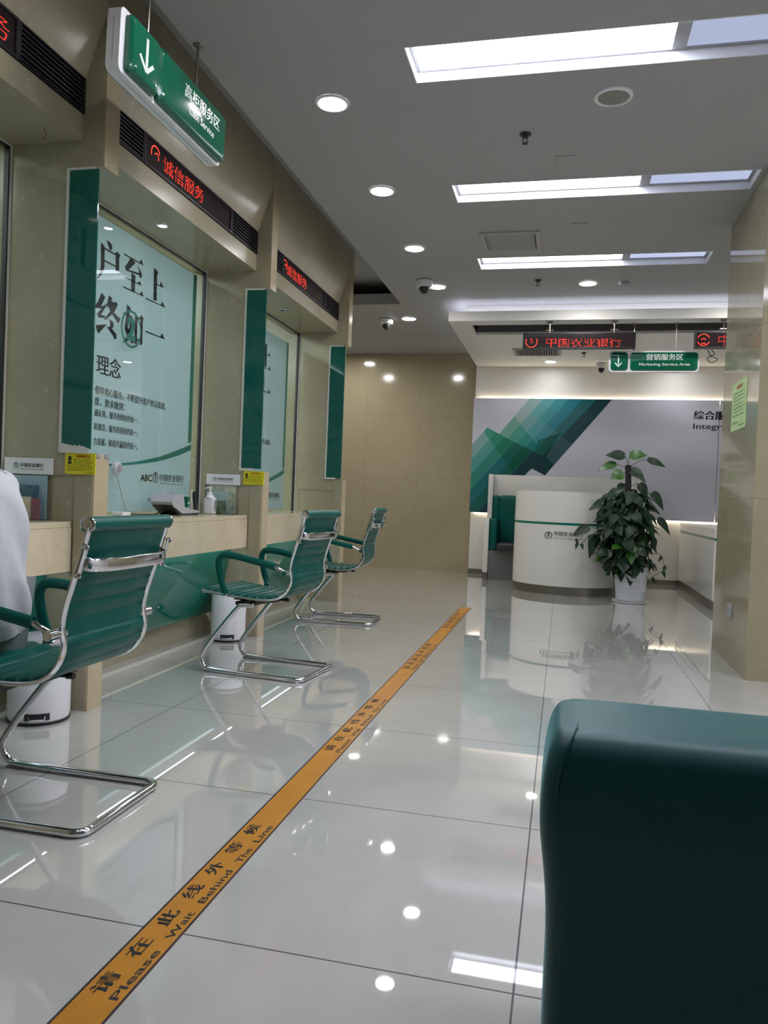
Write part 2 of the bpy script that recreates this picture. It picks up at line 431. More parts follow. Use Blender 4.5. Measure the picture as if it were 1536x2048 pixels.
TROF = [(-.77, 1.03, 3.35, 3.65), (-.774, 1.033, 4.86, 5.15), (-.775, 1.035, 6.35, 6.66)]
TROF_B = [(-.77, 1.03, 1.86, 2.15), (-.77, 1.03, .36, .65), (-.77, 1.03, -1.14, -.85)]
def ceiling_slab():
    mb = MB(); x0, x1, y0, y1 = -1.707, 3.6, -3.2, 10.6
    holes = TROF+TROF_B
    xs = sorted({x0, x1, *[h[0] for h in holes], *[h[1] for h in holes]}); ys = sorted({y0, y1, *[h[2] for h in holes], *[h[3] for h in holes]})
    for xa, xb in zip(xs, xs[1:]):
        for ya, yb in zip(ys, ys[1:]):
            cx, cy = (xa+xb)/2, (ya+yb)/2
            if any(h[0] < cx < h[1] and h[2] < cy < h[3] for h in holes): continue
            mb.face([(xa, ya, CZ), (xa, yb, CZ), (xb, yb, CZ), (xb, ya, CZ)])
            mb.face([(xa, ya, CZ+.11), (xa, yb, CZ+.11), (xb, yb, CZ+.11), (xb, ya, CZ+.11)])
    for h in holes:
        a, b, c, d = h
        for p, q in (((a, c), (b, c)), ((b, c), (b, d)), ((b, d), (a, d)), ((a, d), (a, c))):
            mb.face([(*p, CZ), (*q, CZ), (*q, CZ+.11), (*p, CZ+.11)])
    for p, q in (((x0, y0), (x0, 7.77)),): mb.face([(*p, CZ), (*q, CZ), (*q, CZ+.11), (*p, CZ+.11)])
    # left part beyond the recess
    mb.box(-4.6, x0, 7.77, 10.6, CZ, CZ+.11)
    bmesh.ops.remove_doubles(mb.bm, verts=mb.bm.verts[:], dist=.0005)
    return mb
obj('ceiling', ceiling_slab(), M['ceiling'], kind='structure')
obj('trim_1', MB().box(-4.6, -1.4, -3.2, 8.6, 3.20, 3.26).box(-4.6, -1.4, 8.5, 8.6, 3.06, 3.20).box(-1.45, -1.4, -3.2, 8.5, 3.06, 3.20), M['ceiling'], kind='structure')   # recess above the counters

# left wall: stone posts + lintels
mb = MB()
for c in COLS:
    back = -2.52
    mb.box(back, -2.13, c, c+CW, 1.11, 2.33)                     # middle
    mb.box(back, -1.972, c, c+CW, 2.33, 3.20)                    # upper fin
    mb.box(back, -1.972, c+.006, c+CW, 0, 1.11)                  # lower post core
    mb.box(-2.055, -1.972, c, c+.006, 0, 1.014); mb.box(back, -1.972, c, c+.006, 1.014, 1.11); mb.box(back, -2.38, c, c+.006, 0, 1.014)
for c in COLS[:3]:
    y0, y1 = c+CW, c+CW+1.805
    mb.prism([(-2.52, 2.447), (-2.065, 2.447), (-2.065, 2.553), (-2.12, 2.553), (-2.12, 2.707), (-2.062, 2.707), (-1.962, 2.99), (-1.962, 3.20), (-2.52, 3.20)], 'y', y0, y1)
mb.box(-4.6, -1.96, -3.2, 1.04, 0, 3.20)
mb.box(-4.6, -2.52, 6.77, 6.875, 0, 3.20)
obj('wall_left', mb, M['stone'], kind='structure')
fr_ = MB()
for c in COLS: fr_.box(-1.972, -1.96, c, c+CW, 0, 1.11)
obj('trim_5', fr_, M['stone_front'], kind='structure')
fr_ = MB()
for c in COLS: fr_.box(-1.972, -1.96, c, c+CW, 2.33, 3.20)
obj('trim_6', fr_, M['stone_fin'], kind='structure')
obj('wall_far_left', MB().box(-4.7, -4.6, 1.04, 10.6, 0, 3.20), M['stone'], kind='structure')
obj('wall_back', MB().box(-4.6, -1.205, 10.45, 10.6, 0, CZ), M['stone_back'], kind='structure')
obj('wall_reception', MB().box(-1.205, 3.6, 10.36, 10.6, 0, CZ), M['white_wall'], kind='structure')
obj('baseboard_reception', MB().box(-1.205, -.945, 10.34, 10.358, 0, .06).box(.935, 1.51, 10.34, 10.358, 0, .06), M['brushed'], kind='structure')
obj('wall_right', MB().box(3.6, 3.7, -3.2, 10.6, 0, CZ), M['white_wall'], kind='structure')
obj('wall_behind_photographer', MB().box(-4.6, 3.7, -3.3, -3.2, 0, 3.20), M['stone'], kind='structure')
obj('wall_pillar', MB().box(1.062, 2.0, 4.812, 5.845, 0, CZ), M['stone_pillar'], kind='structure')
# teller room shell behind the glass
obj('wall_teller_room', MB().box(-4.6, -4.5, 1.04, 6.77, 0, 3.0).box(-4.5, -2.53, 1.05, 6.76, 2.9, 2.95), mottled('teller_wall_paint', (116, 114, 104), (122, 120, 110), 2.0, .6), kind='structure')

# windows of the three teller bays
for i, c in enumerate(COLS[:3]):
    y0, y1 = c+CW, c+CW+1.805
    g = obj('window_%d' % (i+1), MB().box(-2.436, -2.428, y0+.004, y1-.004, .80, 2.443), M['glass'], kind='structure')
    fr = MB().box(-2.444, -2.421, y1-.014, y1-.004, .80, 2.443).box(-2.444, -2.421, y0+.004, y0+.014, .80, 2.443).box(-2.444, -2.421, y0+.014, y1-.014, 2.435, 2.444).box(-2.444, -2.421, y0+.014, y1-.014, .80, .812)
    obj('window_frame', fr, M['black_metal'], parent=g)
    obj('window_sealant', MB().box(-2.420, -2.412, y1-.007, y1-.001, .816, 2.445).box(-2.420, -2.412, y0+.004, y1-.007, 2.440, 2.446), M['silicone'], parent=g)

# canopy over the reception: hung tray with light cove
mb = MB()
def tray():
    x0, x1, y0, y1, z0, z1 = -1.2, 2.6, 7.72, 10.355, 2.757, 2.785
    ox0, ox1, oy0, oy1 = -.99, 2.3, 7.914, 8.365
    for (a, b, c, d) in ((x0, x1, y0, oy0), (x0, ox0, oy0, oy1), (ox1, x1, oy0, oy1), (x0, x1, oy1, y1)):
        mb.box(a, b, c, d, z0, z1)
    mb.box(x0, x1, y0, y0+.02, z1, 2.853); mb.box(x0, x0+.02, y0+.02, y1, z1, 2.853)   # lips
    mb.box(-1.06, x1, 7.90, 7.914, z1, CZ-.001); mb.box(-1.06, -1.045, 7.914, y1, z1, CZ-.001) # inner upstand
    mb.box(ox0, ox1, oy0, oy1, 2.90, 2.92)
tray()
obj('trim_2', mb, M['white_wall'], kind='structure')
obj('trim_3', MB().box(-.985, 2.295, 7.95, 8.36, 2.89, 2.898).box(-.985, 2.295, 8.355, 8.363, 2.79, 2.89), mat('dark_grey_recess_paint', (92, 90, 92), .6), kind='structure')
cv = obj('cove_light_strip', MB().box(-1.13, 2.55, 7.80, 7.83, 2.79, 2.80).box(-1.13, -1.10, 7.83, 10.3, 2.79, 2.80), emis('cove_led', (228, 232, 255), E_COVE))
tag(cv, 'cool white light strip hidden on top of the hanging canopy edge', 'light strip')

# ================================================================== CEILING LIGHTS AND DEVICES
housing = M['white_plastic']
def troffer(t, sa, sb, label):
    x0, x1, y0, y1 = t
    r = thing('ceiling_light', label, 'ceiling light', ((x0+x1)/2, (y0+y1)/2, CZ), 'recessed twin panel ceiling lights')
    m = MB(); z0, z1 = CZ-.001, CZ+.09
    tk = .006
    m.box(x0, x0+tk, y0, y1, z0, z1); m.box(x1-tk, x1, y0, y1, z0, z1); m.box(x0+tk, x1-tk, y0, y0+tk, z0, z1); m.box(x0+tk, x1-tk, y1-tk, y1, z0, z1); m.box(x0, x1, y0, y1, z1, z1+.004)
    obj('housing', m, housing, r)
    xd = .408; zf = CZ+.046; f = MB()
    for a, b in ((x0+tk, xd-.012), (xd+.012, x1-tk)):
        f.box(a, a+.018, y0+tk, y1-tk, zf, zf+.014); f.box(b-.018, b, y0+tk, y1-tk, zf, zf+.014)
        f.box(a+.018, b-.018, y0+tk, y0+tk+.014, zf, zf+.014); f.box(a+.018, b-.018, y1-tk-.014, y1-tk, zf, zf+.014)
    f.box(xd-.012, xd+.012, y0+tk, y1-tk, zf+.002, zf+.03)
    obj('panel_frame', f, M['grey_plastic'], r)
    obj('diffuser', MB().box(x0+.024, xd-.03, y0+.02, y1-.02, zf+.008, zf+.012), emis('diffuser_a', (236, 240, 255), sa), r, label='bright long diffuser panel')
    obj('diffuser', MB().box(xd+.03, x1-.024, y0+.02, y1-.02, zf+.008, zf+.012), emis('diffuser_b', (205, 216, 250), sb), r, label='dimmer short diffuser panel')
troffer(TROF[0], E_PANEL[0], E_PANEL[1], 'recessed rectangular light panel nearest the photographer, brightest of three')
troffer(TROF[1], E_PANEL[2], E_PANEL[3], 'recessed rectangular light panel in the middle, beyond the round speaker')
troffer(TROF[2], E_PANEL[4], E_PANEL[5], 'recessed rectangular light panel farthest away, beyond the air vent')
for t, eb in zip(TROF_B, E_BACK):
    mb = MB().box(t[0], t[1], t[2], t[3], CZ+.07, CZ+.075)
    tag(obj('ceiling_light', mb, emis('diffuser_c', (236, 240, 255), eb)), 'recessed rectangular light panel behind or above the photographer', 'ceiling light', 'recessed ceiling lights above the photographer')

lens_m = emis('downlight_lens', (247, 245, 250), E_DOWN)
lens_soft = emis('downlight_lens_soft', (246, 246, 252), 24.0)
lens_far = emis('downlight_lens_far', (248, 247, 246), 88.0)
def downlight(x, y, z, label, r=.072, m=lens_m, group='round ceiling downlights'):
    t = thing('downlight', label, 'downlight', (x, y, z), group)
    obj('trim_ring', MB().lathe([(r+.014, 0), (r+.012, -.006), (r, -.008), (r-.002, -.002), (r-.002, .0)], (x, y, z-.0005), caps=False), M['white_plastic'], t)
    obj('lens', MB().lathe([(r-.002, 0), (r-.002, -.003)], (x, y, z-.0012)), m, t)
    return t
downlight(-1.222, 3.767, CZ, 'round downlight nearest the hanging cash service sign')
downlight(-1.228, 4.887, CZ, 'round downlight left of the middle light panel')
downlight(-1.234, 6.039, CZ, 'round downlight left of the square air vent')
downlight(-1.229, 7.153, CZ, 'round downlight right behind the hall dome camera')
downlight(-1.747, 8.402, CZ, 'round downlight beside the dome camera near the beige back wall', m=lens_far)
downlight(.128, 7.15, CZ, 'round downlight beside the smoke detector in front of canopy', m=lens_far)
downlight(-.235, 9.97, 2.757, 'round downlight under the canopy above the patterned board', r=.066, m=lens_soft)
for y in (2.64, 1.5):
    downlight(-1.22, y, CZ, 'round downlight in the ceiling row above the photographer', group='round downlights above the photographer')
for y in (2.6,): downlight(2.3, y, CZ, 'round downlight in the ceiling to the right of photographer', group='round downlights above the photographer')
for (x0_, x1_, y0_, y1_) in ((1.5, 3.3, 1.86, 2.16), (1.5, 3.3, 3.45, 3.75)):  # panels added out of view to brighten the fronts of the stone posts
    tag(obj('ceiling_light', MB().box(x0_, x1_, y0_, y1_, CZ-.012, CZ-.001), emis('fill_diffuser', (240, 242, 252), 6.0)), 'added unseen light panel on the ceiling right of the photographer', 'ceiling light', 'added fill lights to the right of the photographer')
downlight(1.55, 7.15, CZ, 'added unseen downlight behind the stone pillar before the canopy', m=lens_far)  # extra lamp added out of sight to brighten the reception desk
downlight(1.3, 9.97, 2.757, 'added unseen downlight under the canopy behind the pillar', r=.066, m=lens_soft)  # second unseen lamp, added to lift the light under the canopy
downlight(-2.9, 8.4, CZ, 'round downlight in the passage left of the beige back wall', m=lens_far)
downlight(-2.9, 9.7, CZ, 'round downlight in the passage close to the beige back wall', m=lens_far)
# soffit spots over the counters
def spot(x, y, lit, label):
    t = thing('soffit_spotlight', label, 'spotlight', (x, y, 2.447))
    obj('trim_ring', MB().lathe([(.040, 0), (.038, -.004), (.026, -.005), (.024, -.001)], (x, y, 2.4465), caps=False), M['chrome'], t)
    obj('bulb', MB().lathe([(.024, 0), (.022, -.003)], (x, y, 2.446)), emis('spot_bulb', (255, 250, 240), 12.0) if lit else M['black'], t)
spot(-2.258, 3.968, True, 'small lit spotlight in the stone soffit above counter window two')
spot(-2.273, 5.913, False, 'small unlit dark spotlight in the soffit above counter window three')
spot(-2.258, 2.05, True, 'small lit spotlight in the soffit above the nearest counter')

def dome(x, y, z, label, r=.075):
    t = thing('dome_camera', label, 'security camera', (x, y, z), 'dome security cameras')
    obj('housing', MB().lathe([(r*.86, 0), (r, -.006), (r, -.042), (r*.86, -.058), (r*.62, -.062)], (x, y, z-.0005)), M['white_plastic'], t)
    obj('dome', MB().lathe([(r*.62, -.062), (r*.60, -.082), (r*.45, -.105), (r*.22, -.118), (.004, -.121)], (x, y, z-.0005)), M['dark_plastic'], t)
dome(-1.315, 6.947, CZ, 'white dome camera partly covering a downlight in the ceiling row')
dome(-2.004, 8.412, CZ, 'white dome camera farthest left on the ceiling by the beige back wall')
dome(.39, 10.11, 2.757, 'white dome camera under the canopy left of the marketing sign', .065)
t = thing('ceiling_speaker', 'round white ceiling speaker with grey mesh between two light panels', 'speaker', (.15, 3.906, CZ))
obj('speaker_ring', MB().lathe([(.092, 0), (.090, -.008), (.078, -.012), (.074, -.006)], (.15, 3.906, CZ-.0005), caps=False), M['white_plastic'], t)
obj('speaker_mesh', MB().lathe([(.074, 0), (.074, -.006)], (.15, 3.906, CZ-.0005)), mottled('speaker_mesh_grey', (128, 126, 118), (138, 136, 128), 120.0, .6), t)
def sprinkler(x, y, z, label):
    t = thing('fire_sprinkler', label, 'sprinkler', (x, y, z), 'ceiling fire sprinklers')
    obj('escutcheon', MB().lathe([(.032, 0), (.030, -.006), (.013, -.009), (.011, -.022)], (x, y, z-.0005)), M['dark_plastic'], t)
    m = MB().tube([(x-.011, y, z-.02), (x-.013, y, z-.036), (x-.005, y, z-.05)], .0028, 6).tube([(x+.011, y, z-.02), (x+.013, y, z-.036), (x+.005, y, z-.05)], .0028, 6).lathe([(.016, -.05), (.015, -.053)], (x, y, z), seg=14)
    obj('deflector', m, M['dark_plastic'], t)
sprinkler(-.284, 4.238, CZ, 'dark fire sprinkler on the ceiling nearest the round speaker')
sprinkler(-.305, 7.018, CZ, 'dark fire sprinkler on the ceiling just before the canopy')
sprinkler(.158, 9.40, 2.757, 'dark fire sprinkler under the canopy above the marketing sign')
t = thing('smoke_detector', 'round white smoke detector right of a downlight before the canopy', 'smoke detector', (.436, 7.097, CZ))
obj('detector_base', MB().lathe([(.052, 0), (.052, -.012)], (.436, 7.097, CZ-.0005)), M['white_plastic'], t)
obj('detector_cap', MB().lathe([(.047, -.012), (.047, -.028), (.036, -.04), (.012, -.043)], (.436, 7.097, CZ-.0005)), M['grey_plastic'], t)
def vent(x0, x1, y0, y1, z, label, n=12, along='x', mslat=None):
    t = thing('ceiling_vent', label, 'air vent', ((x0+x1)/2, (y0+y1)/2, z))
    f = MB(); k = .035
    f.box(x0, x1, y0, y0+k, z-.012, z-.0005); f.box(x0, x1, y1-k, y1, z-.012, z-.0005); f.box(x0, x0+k, y0+k, y1-k, z-.012, z-.0005); f.box(x1-k, x1, y0+k, y1-k, z-.012, z-.0005)
    f.box(x0+k+.008, x0+k+.016, y0+k, y1-k, z-.016, z-.0005).box(x1-k-.016, x1-k-.008, y0+k, y1-k, z-.016, z-.0005)
    obj('vent_frame', f, M['vent'], t)
    obj('vent_backing', MB().box(x0+k, x1-k, y0+k, y1-k, z-.002, z-.0005), M['vent_back'], t)
    s = MB()
    for i in range(n):
        if along == 'x':
            y = y0+k+(i+.5)*(y1-y0-2*k)/n; s.prism([(y-.007, z-.005), (y+.003, z-.014), (y+.005, z-.013), (y-.005, z-.004)], 'x', x0+k+.018, x1-k-.018)
        else:
            x = x0+k+.02+(i+.5)*(x1-x0-2*k-.04)/n; s.prism([(x-.006, z-.005), (x+.003, z-.014), (x+.005, z-.013), (x-.004, z-.004)], 'y', y0+k, y1-k)
    obj('louvre', s, M['vent'], t, kind=None)
    return t
M['vent'] = mat('vent_aluminium', (166, 163, 155), .45); M['vent_back'] = mat('vent_shadow_backing', (60, 58, 55), .8)
vent(-.692, -.250, 5.74, 6.165, CZ, 'square grey louvred air vent between second and third light panels', 13)
vent(-.66, -.10, 9.12, 9.55, 2.757, 'white louvred air vent under the canopy behind the hanging display', 16, 'y')
# access hatch, emergency light, small plates
m = MB().box(-1.972, -1.495, 9.195, 9.66, CZ-.004, CZ-.0005)
t = obj('ceiling_hatch', m, M['ceiling']); tag(t, 'flush square access hatch in the ceiling before the beige back wall', 'ceiling hatch')
obj('hatch_gap', MB().box(-1.95, -1.515, 9.215, 9.221, CZ-.0055, CZ-.0042).box(-1.95, -1.515, 9.63, 9.638, CZ-.0055, CZ-.0042).box(-1.95, -1.944, 9.221, 9.63, CZ-.0055, CZ-.0042), M['grey_plastic'], t)
t = obj('ceiling_plate', MB().box(-.03, .085, 5.62, 5.74, CZ-.006, CZ-.0005, bev=.002), M['ceiling']); tag(t, 'small pale blanking plate with holes right of the air vent', 'ceiling plate')
for sx_ in (.0, .055): obj('screw', MB().lathe([(.006, 0), (.005, -.002)], (sx_, 5.68, CZ-.006), seg=10), M['grey_plastic'], t)
t = obj('ceiling_plate', MB().box(-.13, -.02, 4.53, 4.65, CZ-.004, CZ-.0005, bev=.001), M['ceiling']); tag(t, 'small pale ceiling plate just before the middle light panel', 'ceiling plate')
t = obj('ceiling_plate', MB().box(-1.80, -1.73, 4.05, 4.20, CZ+.0, CZ+.004), M['ceiling']) if False else None

# ================================================================== LEFT COUNTERS
ins = {}
for i, c in enumerate(COLS[:3]):
    y0, y1 = c+CW, c+CW+1.805
    pos = ['first counter beside the seated person', 'second counter', 'third counter, farthest away'][i]
    # worktop + fascia
    t = thing('teller_desk', 'cream marble teller desk of the %s' % pos, 'counter', (-2.24, (y0+y1)/2, 0), 'teller desks')
    obj('worktop', MB().box(-2.42, -2.065, y0+.002, y1-.002, .79, .815), M['stone_desk'], t)
    obj('fascia', MB().box(-2.085, -2.062, y0+.002, y1-.002, .600, .789), M['stone_desk'], t)
    obj('modesty_panel', MB().prism([(-2.172, .60), (-2.215, .345), (-2.305, .148), (-2.325, .148), (-2.235, .345), (-2.192, .60)], 'y', y0+.002, y1-.002), M['green_desk'], t, label='glossy green panel under the desk')
    obj('kickboard', MB().box(-2.37, -2.348, y0+.002, y1-.002, 0, .146), M['stone'], t)
    obj('desk_underside', MB().box(-2.42, -2.086, y0+.002, y1-.002, .778, .7895), M['white_wall'], t)
    ls = obj('desk_light_strip', MB().box(-2.106, -2.088, y0+.10, y1-.05, .608, .618), emis('desk_strip_%d' % i, (225, 240, 255), E_DESK))
    tag(ls, 'thin light strip under the front edge of the %s' % pos, 'light strip', 'light strips under the teller desks')
    # display band
    LY0, LY1 = y0+.37, y0+1.385
    d = thing('led_display', 'narrow red dot matrix display above the %s' % pos, 'display', (-2.07, (LY0+LY1)/2, 2.63), 'displays above the teller windows')
    obj('display_case', MB().box(-2.105, -2.066, LY0+.001, LY1-.001, 2.556, 2.705).box(-2.066, -2.056, LY0+.001, LY1-.001, 2.556, 2.566).box(-2.066, -2.056, LY0+.001, LY1-.001, 2.695, 2.705).box(-2.066, -2.056, LY0+.001, LY0+.014, 2.566, 2.695).box(-2.066, -2.056, LY1-.014, LY1-.001, 2.566, 2.695), M['dark_plastic'], d)
    obj('display_face', MB().box(-2.0655, -2.063, LY0+.015, LY1-.015, 2.567, 2.694), M['led_board'], d)
    m = MB(); O = (-2.0628, 0, 0)
    if i == 0:
        led_dots(m, '诚信服务', (-2.0625, LY0+.51, 2.585), (0, 1, 0), (0, 0, 1), .46, .088, 16, 0, .0004)
    else:
        sh_ = 0 if i == 1 else -.10
        ring2(m, (-2.0622, LY0+.11+sh_*.6, 2.640), (0, 1, 0), (0, 0, 1), .038, .044, .0002, 20, 200, 20)
        ring2(m, (-2.0622, LY0+.12+sh_*.6, 2.630), (0, 1, 0), (0, 0, 1), .017, .022, .0002, -30, 150, 14)
        led_dots(m, '诚信服务', (-2.0625, LY0+.185+sh_, 2.590), (0, 1, 0), (0, 0, 1), .455, .082, 15, 0, .0004)
    obj('led_lettering', m, M['led_red'], d, label='glowing red characters', recalc=False)
    for k, (a, b) in enumerate(((y0+.012, LY0-.001), (LY1+.001, y1-.003))):
        v = thing('vent_grille', 'black slatted vent %s of the display over the %s' % (('before', 'beyond')[k], pos), 'vent grille', (-2.08, (a+b)/2, 2.63), 'black vent grilles beside the displays')
        m = MB().box(-2.10, -2.058, a, a+.014, 2.556, 2.705).box(-2.10, -2.058, b-.010, b, 2.556, 2.705).box(-2.10, -2.058, a+.014, b-.010, 2.556, 2.562).box(-2.10, -2.058, a+.014, b-.010, 2.699, 2.705)
        obj('grille_frame', m, M['black_metal'], v)
        obj('grille_backing', MB().box(-2.105, -2.101, a, b, 2.556, 2.705), M['black'], v)
        s = MB()
        for q in range(7):
            z = 2.568+q*.019; s.prism([(-2.096, z+.008), (-2.060, z), (-2.060, z+.007), (-2.096, z+.013)], 'y', a+.014, b-.010)
        obj('slat', s, M['black_metal'], v)
    # green glass side panel standing out from the post at the far end of this bay
    c2 = COLS[i+1]
    pn = thing('green_glass_panel', 'tall dark green glass panel on the stone post %s' % (['nearest the photographer', 'between second and third counters', 'at the far end of the counters'][i]), 'glass panel', (-2.05, c2, 1.7), 'green glass panels on the posts')
    obj('glass_sheet', MB().box(-2.118, -1.980, c2-.010, c2-.001, 1.128, 2.318), M['green_glass'], pn)
    m = MB().box(-2.134, -2.119, c2-.008, c2-.001, 1.112, 2.330).box(-2.119, -2.0, c2-.008, c2-.001, 2.319, 2.330)
    n = 26
    if i == 0:
        top = [(-2.119+.136*k/n, 1.134+random.uniform(-.004, .006)+.018*(1-k/n)) for k in range(n+1)]
        m.prism([(-2.119, 1.112), (-1.983, 1.112)]+top[::-1], 'y', c2-.0115, c2-.0102)
    else: m.box(-2.119, -2.03, c2-.0115, c2-.0102, 1.114, 1.130)
    obj('sealant', m, M['silicone'], pn)
    if i < 2:   # stone backing strip behind the sheet on the window side
        pass
# stone strip behind far-end glass (visible past its outer edge)
obj('trim_4', MB().box(-2.13, -1.985, 6.772, 6.80, 1.11, 2.33), M['stone'], kind='structure')

# posters behind the windows
X = -2.455
GL = dict(
 s=[[(4.231,2.296),(4.282,2.284),(4.272,2.253),(4.275,2.107),(4.239,2.103)], [(4.271,2.211),(4.305,2.208),(4.318,2.236),(4.356,2.206),(4.272,2.201)], [(4.151,2.096),(4.323,2.096),(4.348,2.122),(4.382,2.091),(4.151,2.088)]],
 y=[[(4.156,1.903),(4.331,1.903),(4.356,1.930),(4.389,1.897),(4.162,1.894)]],
 z=[[(3.907,2.279),(4.069,2.279),(4.088,2.303),(4.114,2.272),(3.91,2.271)], [(3.976,2.275),(4.027,2.265),(4.021,2.256),(3.961,2.203),(3.931,2.190),(3.921,2.217),(3.936,2.222)], [(3.961,2.203),(3.931,2.190),(4.069,2.204),(4.077,2.191),(4.098,2.196),(4.102,2.215),(4.075,2.241),(4.039,2.252),(4.067,2.234),(4.072,2.216)], [(3.989,2.197),(4.036,2.188),(4.031,2.175),(4.031,2.095),(3.993,2.093)], [(3.925,2.155),(4.058,2.155),(4.078,2.173),(4.104,2.151),(3.927,2.147)], [(3.913,2.098),(4.084,2.098),(4.106,2.122),(4.129,2.094),(3.915,2.089)]],
 h=[[(3.737,2.297),(3.772,2.295),(3.791,2.284),(3.790,2.261),(3.771,2.252),(3.750,2.275)], [(3.686,2.271),(3.723,2.257),(3.721,2.243),(3.726,2.152),(3.692,2.142)], [(3.721,2.252),(3.823,2.251),(3.838,2.269),(3.872,2.257),(3.862,2.238),(3.866,2.17),(3.83,2.16),(3.826,2.242),(3.721,2.242)], [(3.724,2.187),(3.829,2.187),(3.829,2.178),(3.725,2.178)], [(3.692,2.142),(3.726,2.152),(3.709,2.107),(3.673,2.072),(3.644,2.058),(3.679,2.094)]],
 e=[[(3.707,2.007),(3.742,1.992),(3.706,1.935),(3.741,1.945),(3.745,1.930),(3.652,1.912),(3.660,1.935),(3.675,1.948)], [(3.741,1.951),(3.765,1.968),(3.709,1.888),(3.745,1.893),(3.745,1.880),(3.684,1.869),(3.672,1.886)], [(3.775,2.011),(3.809,2.002),(3.798,1.985),(3.834,1.985),(3.842,1.995),(3.863,1.982),(3.852,1.961),(3.829,1.930),(3.894,1.909),(3.873,1.878),(3.812,1.915),(3.745,1.868),(3.742,1.878),(3.792,1.929),(3.772,1.950),(3.755,1.935)], [(3.664,1.825),(3.766,1.851),(3.689,1.784),(3.677,1.795)], [(3.780,1.887),(3.828,1.875),(3.830,1.853),(3.812,1.837),(3.794,1.843),(3.793,1.869)], [(3.763,1.838),(3.802,1.844),(3.860,1.816),(3.860,1.793),(3.842,1.785),(3.824,1.804)]],
 r=[[(3.953,2.007),(3.997,1.994),(3.986,1.970),(3.972,1.880),(4.031,1.825),(4.031,1.800),(4.009,1.800),(3.965,1.835),(3.938,1.866),(3.950,1.940)], [(3.919,1.953),(4.005,1.953),(4.023,1.941),(4.018,1.873),(3.995,1.826),(3.954,1.789),(3.928,1.786),(3.975,1.840),(3.990,1.905),(3.989,1.943),(3.919,1.945)], [(4.042,1.985),(4.070,1.964),(4.070,1.806),(4.042,1.802)], [(4.070,1.964),(4.097,1.964),(4.108,1.985),(4.134,1.971),(4.129,1.940),(4.129,1.815),(4.103,1.804),(4.101,1.953),(4.070,1.953)], [(4.07,1.836),(4.102,1.836),(4.102,1.824),(4.07,1.824)]])
def poster(dy, dz, ylo, full, label):
    t = thing('window_poster', label, 'poster', (X, 4.0+dy, 1.6+dz), 'pale teal posters behind the windows')
    obj('poster_sheet', MB().box(X-.004, X-.002, ylo, 4.785+dy, .83, 2.405+dz), M['poster'], t)
    ink = MB()
    for key in ('s', 'y', 'z', 'h', 'e', 'r') if full else ('s', 'y'):
        for pl in GL[key]: ink.face([(X, p[0]+dy, p[1]+dz) for p in pl])
    Yv, Zv = (0, 1, 0), (0, 0, 1)
    def line(body, y0, y1, z0, h, bold=.012):
        put_text(ink, body, (X, y0+dy, z0+dz), Yv, Zv, y1-y0, h, bold)
    if full:
        for ch_, z_ in (('客', 2.085), ('始', 1.79)): put_text(ink, ch_, (X, 3.44+dy, z_+dz), Yv, Zv, .20, .21, .012)
        line('理念', 3.683, 3.914, 1.575, .105, .013)
        line('倡导用心服务，不断提升客户的认知度、', 3.676, 4.432, 1.462, .046)
        line('度，要求做到：', 3.676, 3.965, 1.402, .046)
        line('诚友善，服务热情始终如一；', 3.676, 4.112, 1.342, .042)
        line('准规范，服务质量始终如一；', 3.676, 4.112, 1.268, .042)
        line('力发展，和谐共赢始终如一。', 3.676, 4.115, 1.190, .042)
        line('ABC', 4.158, 4.293, 1.011, .042, .03)
        line('中国农业银行', 4.383, 4.695, 1.015, .048, .012)
        line('服务热线 95599   网址：www.abchina.com', 4.246, 4.642, .893, .018)
    else:
        line('升客户的认知度、', 4.118, 4.432, 1.462, .046)
        line('中国农业银行', 4.383, 4.695, 1.015, .048, .012)
        line('网址：www.abchina.com', 4.40, 4.642, .893, .018)
    ink.face([(X, 4.389+dy, 1.004+dz), (X, 4.69+dy, 1.004+dz), (X, 4.69+dy, 1.0015+dz), (X, 4.389+dy, 1.0015+dz)])
    obj('poster_lettering', ink, M['ink'], t, recalc=False)
    g = MB()
    g.face([(X, 4.703+dy, 2.404+dz), (X, 4.785+dy, 2.404+dz), (X, 4.785+dy, 1.275+dz), (X, 4.757+dy, 1.268+dz), (X, 4.757+dy, 1.4+dz), (X, 4.715+dy, 2.0+dz)][::-1]) if False else g.face([(X, 4.738+dy, 1.278+dz), (X, 4.785+dy, 1.292+dz), (X, 4.785+dy, 2.404+dz), (X, 4.738+dy, 2.404+dz)])
    top = [(3.70, 1.085), (3.896, 1.102), (4.08, 1.120), (4.26, 1.148), (4.38, 1.170), (4.502, 1.200), (4.64, 1.235), (4.785, 1.276)]
    bot = [(3.70, 1.080), (3.896, 1.088), (4.08, 1.104), (4.26, 1.126), (4.38, 1.142), (4.502, 1.166), (4.64, 1.196), (4.785, 1.238)]
    for (a, b), (c_, d_) in zip(zip(top, top[1:]), zip(bot, bot[1:])):
        if a[0]+dy < ylo: continue
        g.face([(X, c_[0]+dy, c_[1]+dz), (X, d_[0]+dy, d_[1]+dz), (X, b[0]+dy, b[1]+dz), (X, a[0]+dy, a[1]+dz)])
    obj('poster_swoosh', g, M['poster_green'], t, recalc=False)
    e = MB()
    if full: emblem(e, (X, 4.333, 1.036), Yv, Zv, .034)
    if full: obj('poster_emblem', e, M['ink_green'], t, recalc=False)
poster(0, 0, 3.10, True, 'large pale teal service poster behind the second counter window')
poster(1.79, -.09, 5.02, True, 'large pale teal service poster behind the third counter window')
poster(-1.91, 0, 1.2, True, 'large pale teal service poster behind the nearest counter window')
